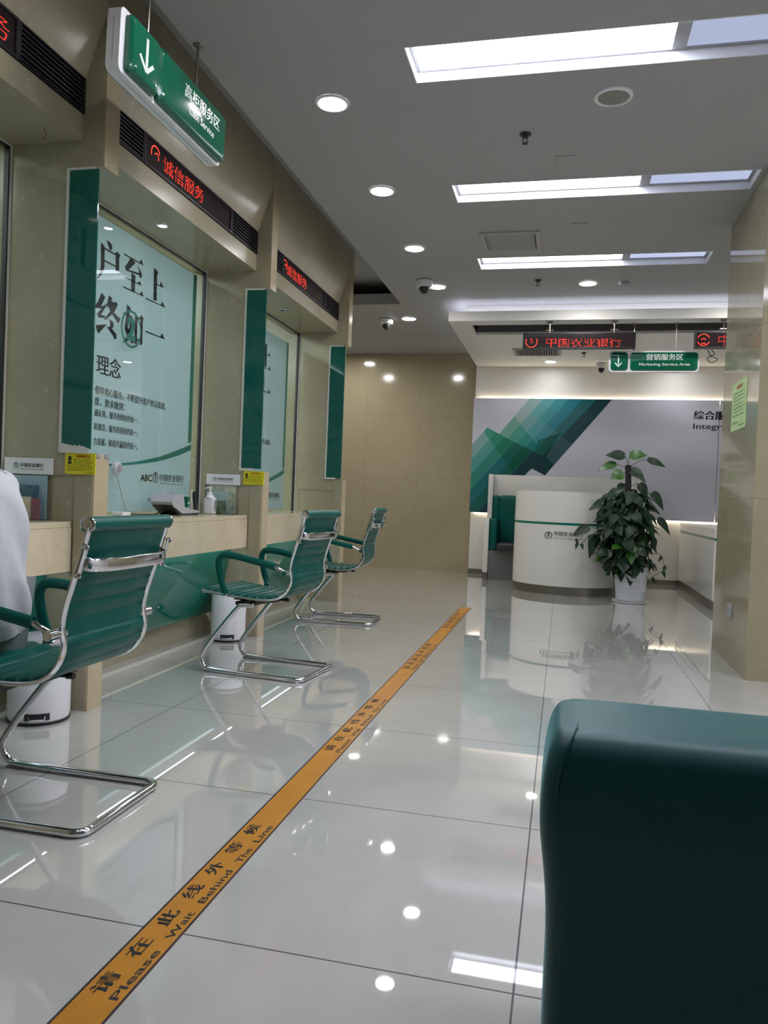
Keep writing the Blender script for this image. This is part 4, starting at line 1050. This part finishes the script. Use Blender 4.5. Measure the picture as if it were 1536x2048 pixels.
def arrow(mm, c, U, V, s, lift=0):
    def seg_(p, q, wd):
        p = Vector((p[0], p[1])); q = Vector((q[0], q[1])); d = (q-p).normalized(); n_ = Vector((-d.y, d.x))*wd/2
        poly2(mm, [tuple(p-n_), tuple(q-n_), tuple(q+n_), tuple(p+n_)], c, U, V, lift)
    seg_((0, s), (0, -s*.92), s*.22); seg_((-s*.62, -s*.28), (0, -s), s*.22); seg_((.62*s, -s*.28), (0, -s), s*.22)
arrow(mm, Vector((XF, 2.685, 2.618)), Vector(U)*1.25, Vector(Vv), .062)
obj('sign_arrow', mm, M['sign_white'], t, recalc=False); mm = MB()
put_text(mm, '高柜服务区', (XF, 2.985, 2.622), U, Vv, .33, .058, .012)
put_text(mm, 'Cash Service', (XF, 3.03, 2.570), U, Vv, .235, .030, .012)
obj('sign_lettering', mm, M['sign_white'], t, recalc=False)
for y in (2.78, 3.188):
    r = MB(); cyl_rod(r, -1.675, y, 2.735, CZ-.002); r.lathe([(.022, 0), (.020, -.008), (.008, -.010), (.007, -.03)], (-1.675, y, CZ-.0005), seg=18)
    obj('hanging_rod', r, M['brushed'], t)

t.rotation_euler.y = math.radians(1.6)
t = thing('marketing_sign', 'green hanging marketing service area sign with arrow under the canopy', 'hanging sign', (.79, 7.9, 2.48))
x0, x1, z0, z1 = .373, 1.205, 2.282, 2.488
m = MB().prism([(p.x, p.z) for p in round_corners([(x0, 0, z0), (x1, 0, z0), (x1, 0, z1), (x0, 0, z1)], .045, 6, True)], 'y', 7.892, 7.94)
obj('sign_body', m, M['white_plastic'], t)
for a, b in ((x0+.016, .550), (.572, x1-.016)):
    mm = MB(); rings = []
    for (ins_, dy) in ((0, 0), (0, .008), (.008, .012)):
        rings.append([(p.x, 7.8915-dy, p.z) for p in round_corners([(a+ins_, 0, z0+.017+ins_), (b-ins_, 0, z0+.017+ins_), (b-ins_, 0, z1-.017-ins_), (a+ins_, 0, z1-.017-ins_)], .032, 5, True)])
    mm.loft(rings); obj('sign_face', mm, M['green_plastic'], t, label='glossy green moulded face')
mm = MB(); YF = 7.8789
arrow(mm, Vector((.462, YF, 2.385)), Vector((1, 0, 0)), Vector((0, 0, 1)), .052)
obj('sign_arrow', mm, M['sign_white'], t, recalc=False); mm = MB()
put_text(mm, '营销服务区', (.72, YF, 2.395), (1, 0, 0), (0, 0, 1), .335, .060, .015)
put_text(mm, 'Marketing Service Area', (.655, YF, 2.335), (1, 0, 0), (0, 0, 1), .465, .034, .015)
obj('sign_lettering', mm, M['sign_white'], t, recalc=False)
for x in (.600, .985):
    r = MB(); cyl_rod(r, x, 7.906, 2.485, 2.756, .006); r.lathe([(.02, 0), (.018, -.008), (.008, -.01)], (x, 7.906 if False else 7.900, 2.7565), seg=16)
    obj('hanging_rod', r, M['brushed'], t)

def ceiling_led(x0, x1, label, parts):
    y = 7.80
    t = thing('hanging_led_display', label, 'display', ((x0+x1)/2, y, 2.64), 'hanging red displays under the canopy')
    z0, z1 = 2.490, 2.645
    obj('display_case', MB().box(x0, x1, y-.02, y+.03, z0, z1).box(x0, x1, y-.028, y-.02, z0, z0+.012).box(x0, x1, y-.028, y-.02, z1-.012, z1).box(x0, x0+.014, y-.028, y-.02, z0+.012, z1-.012).box(x1-.014, x1, y-.028, y-.02, z0+.012, z1-.012), M['dark_plastic'], t)
    obj('display_face', MB().box(x0+.015, x1-.015, y-.0235, y-.0205, z0+.013, z1-.013), M['led_board'], t)
    m = MB(); yy = y-.0237
    parts(m, yy)
    obj('led_lettering', m, M['led_red'], t, label='glowing red characters', recalc=False)
    for x in (x0+.255, x1-.20):
        r = MB(); r.tube([(x, y, z1), (x, y, 2.745)], .009, 10).lathe([(.032, 0), (.030, -.01), (.012, -.013)], (x, y, 2.7565), seg=16).box(x-.035, x+.035, y-.006, y+.006, z1+.025, z1+.033)
        obj('hanging_rod', r, M['brushed'], t)
XU, ZU = (1, 0, 0), (0, 0, 1)
def p1(m, yy):
    ring2(m, (-.375, yy, 2.560), XU, ZU, .052, .058, 0, 150, 390, 26); led_dots(m, '5', (-.395, yy, 2.545), XU, ZU, .035, .045, 8)
    led_dots(m, '中国农业银行', (-.235, yy, 2.504), XU, ZU, .71, .100, 16, 0, ymax=.80)
def p2(m, yy):
    ring2(m, (1.215, yy, 2.567), XU, ZU, .050, .057, 0, 20, 160, 18); ring2(m, (1.215, yy, 2.567), XU, ZU, .050, .057, 0, 200, 340, 18)
    ring2(m, (1.215, yy, 2.555), XU, ZU, .020, .027, 0, 30, 150, 10); m.box(1.195, 1.235, yy-.0005, yy, 2.530, 2.537)
    led_dots(m, '中国农业银行', (1.345, yy, 2.508), XU, ZU, .72, .108, 16, 0)
ceiling_led(-.460, .606, 'long red dot matrix display hanging under the canopy, left one', p1)
ceiling_led(1.137, 2.20, 'red dot matrix display under the canopy partly hidden by the pillar', p2)
tag(obj('loose_cable', MB().tube(smooth_path([(1.30, 7.86, 2.49), (1.33, 7.87, 2.45), (1.27, 7.88, 2.41), (1.31, 7.87, 2.37), (1.36, 7.87, 2.40), (1.30, 7.86, 2.43), (1.27, 7.86, 2.488)], 5), .004, 8), M['dark_plastic']), 'looped loose cable hanging below the right hanging display', 'cable')

# ------------------------------------------------------------------ reception: patterned board
bd = thing('feature_board', 'white glossy wall board with green diagonal pattern behind the reception', 'wall board', (.4, 10.3, 1.57))
YB = 10.28
obj('board_panel', MB().box(-1.214, 1.830, YB, 10.325, .818, 2.330).box(1.836, 3.2, YB, 10.325, .818, 2.330), M['board'], bd)
def clip(poly, a, b):
    """keep the part of poly left of directed line a->b"""
    out = []
    def sd(p): return (b[0]-a[0])*(p[1]-a[1])-(b[1]-a[1])*(p[0]-a[0])
    for i in range(len(poly)):
        p, q = poly[i], poly[(i+1) % len(poly)]; sp_, sq = sd(p), sd(q)
        if sp_ >= 0: out.append(p)
        if (sp_ > 0 and sq < 0) or (sp_ < 0 and sq > 0):
            k = sp_/(sp_-sq); out.append((p[0]+(q[0]-p[0])*k, p[1]+(q[1]-p[1])*k))
    return out
cols = {}
def bandmat(rgb):
    if rgb not in cols: cols[rgb] = mat('board_print_%d' % len(cols), rgb, .18)
    return cols[rgb]
patches = []
ZT = 2.329; XL = -1.2135; ZB = .819
up_top = [-.493, -.313, -.147, .010, .186, .36, .546]
up_bot = [(-.845, 1.877), (-.734, 1.818), (-.616, 1.759), (-.5, 1.701), (-.39, 1.645), (-.293, 1.586), (-.25, 1.334)]
upc = [(150, 182, 180), (100, 166, 168), (66, 152, 156), (44, 130, 144), (34, 108, 112), (26, 70, 78)]
for k in range(6):
    ex = lambda p: (p[0]-.035, p[1]-.042) if k < 5 else p
    patches.append(([ex(up_bot[k]), ex(up_bot[k+1]), (up_top[k+1], ZT), (up_top[k], ZT)], upc[k], 1))
# lower-left mountain bands
lo_r = [(-1.022, 1.942), (-.906, 1.883), (-.788, 1.822), (-.657, 1.756), (-.533, 1.703), (-.41, 1.642), (-.288, 1.584)]
lo_l = [(XL, 1.715), (XL, 1.517), (XL, 1.316), (XL, 1.108), (XL, .902), (-1.102, ZB), (-.940, ZB)]
loc_ = [(134, 174, 170), (88, 156, 150), (56, 136, 124), (36, 112, 118), (28, 98, 92), (24, 66, 76)]
for k in range(6):
    pl = [lo_l[k], lo_l[k+1], lo_r[k+1], lo_r[k]]
    if k == 4: pl = [lo_l[4], (XL, ZB), lo_l[5], lo_r[5], lo_r[4]]
    patches.append((pl, loc_[k], 2))
patches.append(([(-.41, 1.642), (-.288, 1.584), (-.25, 1.334), (-.42, 1.417), (-.50, 1.345), (-.60, 1.425)], (30, 62, 68), 3))
T1 = [(-1.066, 1.885), (-1.022, 1.942), (-.40, 1.64), (-.675, 1.382)]
layers = []
for pl, rgb, g_ in patches:
    layers.append((pl, rgb, .0006 if g_ == 1 else .0012 if g_ == 2 else .0015))
    if g_ >= 2:
        q = pl
        tri = [(-1.064, 1.886), (-.675, 1.376), (-.40, 1.64), (-1.022, 1.944)]
        for i in range(4): q = clip(q, tri[i], tri[(i+1) % 4]) if q else q
        if q and len(q) > 2: layers.append((q, tuple(int(v*k_) for v, k_ in zip(rgb, (.50, .90, .78))), .0018))
    else:
        q = clip(pl, (-.09, 1.865), (-.56, 2.235))          # left of the falling diagonal: paler
        q2 = clip(pl, (-.56, 2.235), (-.09, 1.865))
        q3 = clip(q, (-.56, 2.235), (-.36, 1.70)) if False else None
        ql = pl
        ql = clip(ql, (-.102, 1.879), (-.549, 2.223)) if ql else ql
        if ql and len(ql) > 2: layers.append((ql, tuple(min(255, int(v*.86+30)) for v in rgb), .0008))
        qd = clip(pl, (-.39, 2.329), (.02, 1.82)) if False else None
        ql2 = clip(ql, (-.36, 1.72), (-.70, 2.12)) if ql and len(ql) > 2 else None
        if ql2 and len(ql2) > 2: layers.append((ql2, tuple(int(v*.94) for v in (rgb[0]*.8, rgb[1]*1.0, rgb[2]*.9)), .0009))
        qr = clip(pl, (-.44, 1.69), (-.06, 1.93))
        # dark wedge under the ridge
        wd = [(-.40, 1.64), (-.245, 1.58), (-.06, 1.90), (-.36, 1.79)]
        q4 = pl
        for i in range(4): q4 = clip(q4, wd[i], wd[(i+1) % 4]) if q4 else q4
        if q4 and len(q4) > 2: layers.append((q4, tuple(int(v*k_) for v, k_ in zip(rgb, (.6, .82, .7))), .0010))
for k, (pl, rgb, dy) in enumerate(layers):
    m = MB(); m.face([(p[0], YB-dy, p[1]) for p in pl])
    if len(m.bm.faces) == 0: continue
    me_name = 'board_pattern'
    if k == 0:
        acc = MB(); acc_m = []
    rgb = tuple(int(v) for v in rgb)
    bmat = bandmat(rgb)
    if bmat not in acc_m: acc_m.append(bmat)
    acc.face([(p[0], YB-dy, p[1]) for p in pl], mi=acc_m.index(bmat))
    m.bm.free()
for f in acc.bm.faces:
    f.normal_update()
    if f.normal.y > 0: f.normal_flip()
obj('board_pattern', acc, acc_m, bd, label='green and teal diagonal stripes', recalc=False)
m = MB(); put_text(m, '综合服务区', (1.534, YB-.001, 2.09), XU, ZU, .62, .108, .03); obj('board_lettering', m, M['ink'], bd, recalc=False); m = MB(); put_text(m, 'Integrated Service Area', (1.532, YB-.001, 1.95), XU, ZU, 1.35, .090, .010); obj('board_lettering', m, M['ink'], bd, recalc=False)
ls = obj('board_backlight', MB().box(-1.16, 3.1, 10.335, 10.352, 2.300, 2.318).box(-1.16, 3.1, 10.335, 10.352, .830, .848), emis('warm_strip', (255, 236, 205), E_BOARD)); tag(ls, 'warm light strips hidden behind the top and bottom of the white board', 'light strip')
# ------------------------------------------------------------------ booth sofa
b = thing('booth_sofa', 'white high backed booth seat with green cushions behind the reception desk', 'booth seat', (0, 9.9, 0))
m = MB()
for xa, xb in ((-.945, -.885), (.872, .932)):
    m.box(xa, xb, 9.62, 10.25, .09, .762, bev=.004); m.box(xa, xb, 9.96, 10.25, .763, 1.318, bev=.004)
m.box(-.884, .871, 10.06, 10.25, .36, 1.318, bev=.004)
obj('shell', m, M['white_gloss'], b, label='white lacquered shell')
m = MB()
for xa, xb in ((-.943, -.887), (.874, .930)): m.box(xa, xb, 9.622, 10.24, 0, .089)
obj('kickboard', m, M['brushed'], b)
obj('back_cushion', MB().box(-.80, .79, 9.93, 10.055, .375, 1.055, bev=.05, seg=5), M['green_leather'], b)
for xa, xb in ((-.883, -.79), (.778, .870)):
    obj('arm_cushion', MB().box(xa, xb, 9.64, 9.955, .375, .758, bev=.02, seg=4).box(xa, xb, 9.958, 10.055, .375, 1.05, bev=.03, seg=4), M['green_leather'], b)
obj('seat_cushion', MB().box(-.785, .775, 9.60, 9.925, .372, .462, bev=.03, seg=4), mat('charcoal_leather', (52, 50, 54), .4), b)
obj('base', MB().prism([(-.880, 9.66), (-.70, 9.74), (-.4, 9.78), (.4, 9.78), (.70, 9.74), (.868, 9.66), (.868, 10.055), (-.880, 10.055)], 'z', .0, .368), mat('grey_laminate', (128, 128, 126), .35), b)
# ------------------------------------------------------------------ reception desk
RC = [(-.53, 9.30), (-.53, 8.98), (-.520, 8.84), (-.455, 8.69), (-.334, 8.562), (-.210, 8.490), (-.10, 8.447), (0, 8.430), (.079, 8.426), (.18, 8.437), (.281, 8.466), (.38, 8.515), (.465, 8.576), (.53, 8.65), (.568, 8.74), (.578, 8.86), (.58, 9.30)]
outline = [(p.x, p.y) for p in smooth_path([(x, y, 0) for x, y in RC], 4)]
def shrink(pts, d):
    cx, cy = .02, 9.0; out = []
    for i, p in enumerate(pts):
        a = Vector(pts[max(i-1, 0)]); c_ = Vector(pts[min(i+1, len(pts)-1)]); tg = (c_-a).normalized(); n_ = Vector((-tg.y, tg.x))
        out.append((p[0]+n_.x*d, p[1]+n_.y*d))
    return out
rd = thing('reception_desk', 'white curved reception desk with green stripe behind the potted plant', 'reception desk', (.02, 8.9, 0))
m = MB(); m.prism(outline, 'z', .092, .748, smooth=True).prism(outline, 'z', .774, 1.105, smooth=True); obj('desk_body', m, M['white_gloss'], rd, label='white curved front')
obj('desk_stripe', MB().prism(shrink(outline, .002), 'z', .7485, .7735, smooth=True), M['green_desk'], rd, label='thin green stripe')
obj('kickboard', MB().prism(shrink(outline, .010), 'z', 0, .0915, smooth=True), M['brushed'], rd)
# logo on the curved front
def on_front(x):
    for (xa, ya), (xb, yb) in zip(outline, outline[1:]):
        if xa <= x <= xb and xb > xa: return ya+(yb-ya)*(x-xa)/(xb-xa)
    return 8.43
m = MB(); emblem(m, (-.142, 0, .632), XU, ZU, .040); g2 = MB()
put_text(g2, '中国农业银行', (-.085, 0, .632), XU, ZU, .300, .048, .015); put_text(g2, 'AGRICULTURAL BANK OF CHINA', (-.085, 0, .600), XU, ZU, .300, .016)
for q in (m, g2):
    bmesh.ops.subdivide_edges(q.bm, edges=[e for e in q.bm.edges if e.calc_length() > .03], cuts=2)
    for v in q.bm.verts: v.co.y = on_front(v.co.x)-.0015
obj('desk_emblem', m, mat('dark_blue_green_print', (22, 66, 76), .4), rd, recalc=False)
obj('desk_lettering', g2, M['ink'], rd, recalc=False)
tag(obj('clear_sign_holder', MB().box(-.06, -.045, 9.14, 9.22, 1.1055, 1.112).box(-.0555, -.0505, 9.12, 9.24, 1.112, 1.25) if False else MB().prism([(-.30, 1.319), (-.16, 1.319), (-.23, 1.385)], 'y', 10.10, 10.13), M['acrylic']), 'small clear tent card standing on the booth back panel', 'card holder')
# ------------------------------------------------------------------ low cabinet at right
cb = thing('low_cabinet', 'low white cabinet with green stripe right of the plant beside the pillar', 'cabinet', (1.7, 9.1, 0))
obj('cabinet_body', MB().box(1.436, 1.95, 7.99, 10.27, .092, .676).box(1.436, 1.95, 7.99, 10.27, .702, .775), M['white_gloss'], cb)
obj('cabinet_stripe', MB().box(1.438, 1.948, 7.992, 10.268, .677, .701), M['green_desk'], cb)
obj('cabinet_top', MB().box(1.43, 1.956, 7.984, 10.272, .7755, .795, bev=.002), M['white_gloss'], cb)
obj('kickboard', MB().box(1.436, 1.948, 7.992, 10.268, 0, .091), M['brushed'], cb)

# ------------------------------------------------------------------ pillar notice and socket
t = thing('green_notice', 'pale green printed notice stuck on the polished stone pillar', 'notice', (1.06, 5.32, 1.65))
obj('notice_sheet', MB().box(1.0595, 1.0615, 5.105, 5.53, 1.492, 1.800), mat('pale_green_paper', (176, 204, 140), .5), t)
m = MB(); YN = (0, -1, 0)
put_text(m, '温馨提示', (1.0591, 5.40, 1.755), YN, ZU, .18, .026, .03)
obj('notice_heading', m, M['sign_red'], t, recalc=False)
m = MB()
for k in range(7): put_text(m, '请您提前准备好有效身份证件', (1.0591, 5.49-.01*(k % 3), 1.725-k*.024), YN, ZU, .33-.05*(k % 2), .012)
put_text(m, '客服热线', (1.0591, 5.48, 1.535), YN, ZU, .15, .016); put_text(m, '欢迎办理业务', (1.0591, 5.30, 1.510), YN, ZU, .16, .014)
obj('notice_print', m, mat('green_print', (60, 110, 80), .5), t, recalc=False)
t = thing('wall_socket', 'grey double wall socket low on the stone pillar', 'socket', (1.06, 5.27, .345))
obj('socket_plate', MB().box(1.050, 1.0615, 5.21, 5.335, .302, .385, bev=.002), M['grey_plastic'], t)
m = MB()
for dy in (-.028, .028):
    for dz in (-.014, .0, .014): m.box(1.0488, 1.0498, 5.2725+dy-.008, 5.2725+dy+.008, .343+dz-.002, .343+dz+.002)
obj('socket_hole', m, M['dark_plastic'], t)
tag(obj('wall_call_point', MB().box(-1.33, -1.285, 10.44, 10.4495, 2.60, 2.665, bev=.002), M['stone_back']), 'small beige plate high on the beige back wall near the canopy', 'wall plate')

# ------------------------------------------------------------------ potted plant
px, py = .70, 8.25
t = thing('potted_plant', 'tall potted climbing plant on a dark pole in front of reception desk', 'potted plant', (px, py, 0))
prof = [(.136, .022), (.138, .03)]
for k in range(17):
    z = .04+k*.0185; r = .139+(z-.04)*.085
    prof += [(r, z), (r+.0035, z+.005), (r+.0035, z+.011), (r, z+.0155)]
prof += [(.172, .362), (.172, .372), (.160, .372), (.156, .33)]
obj('pot', MB().lathe(prof, (px, py, 0), seg=48, caps=False), mat('pale_grey_ribbed_plastic', (214, 217, 226), .35), t, label='pale grey ribbed pot')
obj('saucer', MB().lathe([(.155, .0005), (.170, .004), (.176, .020), (.170, .021), (.150, .012), (.004, .011)], (px, py, 0), seg=40), M['white_plastic'], t)
obj('soil', MB().lathe([(.157, .332), (.156, .337), (.004, .342)], (px, py, 0), seg=30), mat('dark_soil', (40, 32, 26), .9), t)
obj('totem_pole', MB().tube([(px-.045, py, .34), (px-.05, py, .9), (px-.075, py, 1.395)], .030, 16), mottled('coir_pole', (26, 24, 26), (44, 38, 36), 60.0, .9, bump=.5), t)
def leaf(mb, base, d, up, L, W, droop, mi=0, fold=.12):
    """heart shaped leaf: base point, direction, up normal"""
    d = Vector(d).normalized(); up = Vector(up); sdv = d.cross(up).normalized(); up = sdv.cross(d).normalized()
    prof = [(-.10, .0, .30), (.0, .0, .66), (.12, 0, .90), (.28, 0, 1.0), (.45, 0, .90), (.62, 0, .68), (.78, 0, .42), (.9, 0, .2), (1.0, 0, .02)]
    rows = []
    for u, _, wv in prof:
        c = base+d*(u*L)-Vector((0, 0, 1))*(droop*L*max(u, 0)**2)
        row = []
        for s in (-1, -.5, 0, .5, 1):
            notch = .10*L*(1-abs(s)) if u <= 0 else 0
            row.append(mb.bm.verts.new(c+sdv*(s*wv*W/2)+up*(abs(s)*fold*wv*W*.5)+d*notch-up*(.04*W*math.sin(u*9)*abs(s))))
        rows.append(row)
    for A, B in zip(rows, rows[1:]):
        for j in range(4):
            f = mb.bm.faces.new((A[j], A[j+1], B[j+1], B[j])); f.smooth = True; f.material_index = mi
fol = MB(); stm = MB()
rnd = random.Random(11)
def pole_x(z): return px-.045-.03*max(0, (z-.34))/1.05
def add_leaf(z0, ang, reach, L, W, rise, droop, mi=0, up=None, ddir=None):
    o = Vector((pole_x(z0), py, z0)); h = Vector((math.cos(ang), math.sin(ang), 0))
    tip = o+h*reach+Vector((0, 0, rise))
    mid = o+h*reach*.5+Vector((0, 0, rise*.7+.01))
    stm.tube(smooth_path([o, mid, tip], 3), .0032, 6)
    d = ddir or (h*.75+Vector((0, 0, -.5)))
    leaf(fol, tip, d, up or Vector((h.x*.5, h.y*.5, .9)), L, W, droop, mi)
    return tip
# bushy body
N_ = 330
for k in range(N_):
    f = (k+.5)/N_
    z = .36+.80*(1-f)**.85*1.0 if False else .34+ .80*f
    prof_r = np.interp(z, [.34, .45, .6, .75, .9, 1.05, 1.15], [.19, .25, .28, .27, .24, .21, .16])
    a = k*2.399+rnd.uniform(-.3, .3)
    if z > .98 and rnd.random() < .35: continue
    rr = prof_r*rnd.uniform(.35, 1.0)
    L = rnd.uniform(.10, .155) if z < 1.0 else rnd.uniform(.09, .13)
    add_leaf(z, a, rr, L, L*rnd.uniform(.74, .92), rnd.uniform(-.03, .03), rnd.uniform(.05, .4), 1 if rnd.random() < .05 else 0, up=Vector((math.cos(a)*.9, math.sin(a)*.9-.15, rnd.uniform(.25, .8))),
             ddir=Vector((math.cos(a)*.5+rnd.uniform(-.6, .6), math.sin(a)*.5+rnd.uniform(-.3, .3), rnd.uniform(-1.0, -.05))))
# top leaves as in the photo: (z0, azimuth, reach, length, width, rise, droop, light, direction)
tops = [(1.38, 2.7, .05, .15, .085, .11, .1, 0, (-1, -.1, .12)), (1.38, .4, .02, .135, .085, .12, 0, 1, (1, -.1, .0)), (1.33, 2.9, .13, .15, .07, .07, .25, 1, (-1, -.2, -.15)),
        (1.36, .2, .20, .15, .06, .10, .1, 0, (1, .1, -.3)), (1.30, 3.0, .06, .11, .10, .01, .1, 1, (-.9, -.4, -.35)), (1.34, -.3, .03, .14, .08, .01, .4, 0, (.8, -.4, -.35)),
        (1.15, .1, .12, .12, .07, .06, .5, 0, (.5, -.4, -.8)), (1.05, .0, .24, .13, .07, .07, .4, 0, (.7, -.2, -.7)), (.98, 3.1, .20, .16, .085, .03, .2, 0, (-1, -.3, -.25)),
        (1.03, 2.9, .16, .14, .075, .04, .3, 0, (-.8, -.3, -.3)), (.93, 3.3, .24, .13, .07, .0, .4, 0, (-.35, -.2, -.9)), (.80, .0, .30, .12, .06, .06, .5, 0, (.8, -.2, -.6)),
        (.72, 3.2, .38, .14, .08, .02, .3, 0, (-.9, -.2, -.2)), (.66, 3.1, .30, .14, .09, .0, .5, 0, (-.4, -.3, -.9)), (.42, 3.6, .24, .10, .08, .02, .3, 1, (-.8, -.5, .1)), (.60, -1.3, .22, .10, .07, .0, .3, 1, (.2, -.6, -.7)), (.52, -1.5, .24, .09, .07, .0, .3, 1, (.1, -.6, -.7)),
        (1.20, 2.6, .05, .11, .07, .0, .3, 0, (-.4, -.4, -.8)), (1.12, 3.3, .08, .13, .08, .0, .3, 0, (-.9, -.3, -.1)), (1.12, -1.2, .07, .13, .09, .0, .3, 0, (.1, -.6, -.8))]
for z0, a, rc, L, W, ri, dr, li, dd in tops: add_leaf(z0, a, rc, L*1.22, W*1.42, ri, dr, li, up=Vector((0, -.9, .45)), ddir=Vector(dd))
# trailing vines
for P in ([(px-.2, py-.1, .70), (px-.40, py-.12, .68), (px-.48, py-.12, .60), (px-.53, py-.12, .56), (px-.56, py-.12, .62)], [(px+.15, py-.05, .52), (px+.27, py-.08, .50), (px+.30, py-.08, .42), (px+.33, py-.08, .36), (px+.24, py-.08, .31), (px+.20, py-.08, .27)]):
    pp = smooth_path(P, 5); stm.tube(pp, .003, 6)
    for q in (6, 12, 17, len(pp)-1):
        leaf(fol, pp[min(q, len(pp)-1)], (rnd.uniform(-.6, .6), -.3, -.8), (0, -.8, .5), .06, .035, .2)
for f_ in (): pass
obj('foliage', fol, [M['leaf'], M['leaf_light']], t, recalc=False, label='dark heart shaped leaves', sharp=0)
obj('stem', stm, M['stem'], t)

# ------------------------------------------------------------------ foreground sofa (its back is towards the photographer)
s = thing('teal_sofa', 'deep teal leather sofa back filling the lower right foreground', 'sofa', (.6, 1.2, 0))
def sofa_back():
    m = MB(); rings = []
    # horizontal sections by height: (z, inset in x, y_near, y_far)
    sec = [(.10, .014, .800, .985), (.30, .012, .796, .98), (.46, .012, .792, .972), (.54, .013, .790, .968), (.60, .008, .784, .964), (.645, .001, .776, .962), (.68, .001, .774, .961), (.710, .004, .778, .962), (.732, .009, .786, .960), (.744, .017, .800, .954), (.749, .024, .820, .940)]
    for z, ins_, ya, yb in sec:
        x0, x1 = -.012+ins_, 1.30-ins_
        r = .030
        pts = round_corners([(x0, ya, z), (x1, ya, z), (x1, yb, z), (x0, yb, z)], r, 5, True)
        rings.append([tuple(p) for p in pts])
    m.loft(rings); return m
o = obj('backrest', sofa_back(), M['sofa_leather'], s, sharp=0)
o.modifiers.new('sub', 'SUBSURF').levels = 2; o.modifiers['sub'].render_levels = 2
seam_ = smooth_path([(.006, .778, .690), (.006, .778, .70), (.011, .784, .728), (.018, .798, .7425), (.024, .825, .7485)], 4)
obj('seam', MB().tube(seam_, .0016, 6), M['sofa_leather'], s)
obj('seat', MB().box(.04, 1.27, .985, 1.55, .14, .42, bev=.04, seg=4), M['sofa_leather'], s)
for xa, xb in ((1.29, 1.41),): obj('armrest', MB().box(xa, xb, .82, 1.55, .12, .58, bev=.03, seg=4), M['sofa_leather'], s)
m = MB()
for x in (.08, 1.22):
    for y in (.86, 1.48): m.box(x-.02, x+.02, y-.02, y+.02, 0, .135)
for (x, y) in ([(x, y) for x in (.08, 1.22) for y in (.86, 1.48)]):
    obj('leg', MB().box(x-.02, x+.02, y-.02, y+.02, .0, .1), M['chrome'], s)
m.bm.free()
# ------------------------------------------------------------------ teller room light
tl = obj('teller_room_light', MB().box(-4.4, -3.5, 1.5, 6.4, 2.885, 2.895), emis('teller_panel', (235, 250, 245), E_TELLER)); tag(tl, 'long ceiling light panel inside the teller room behind the posters', 'ceiling light')
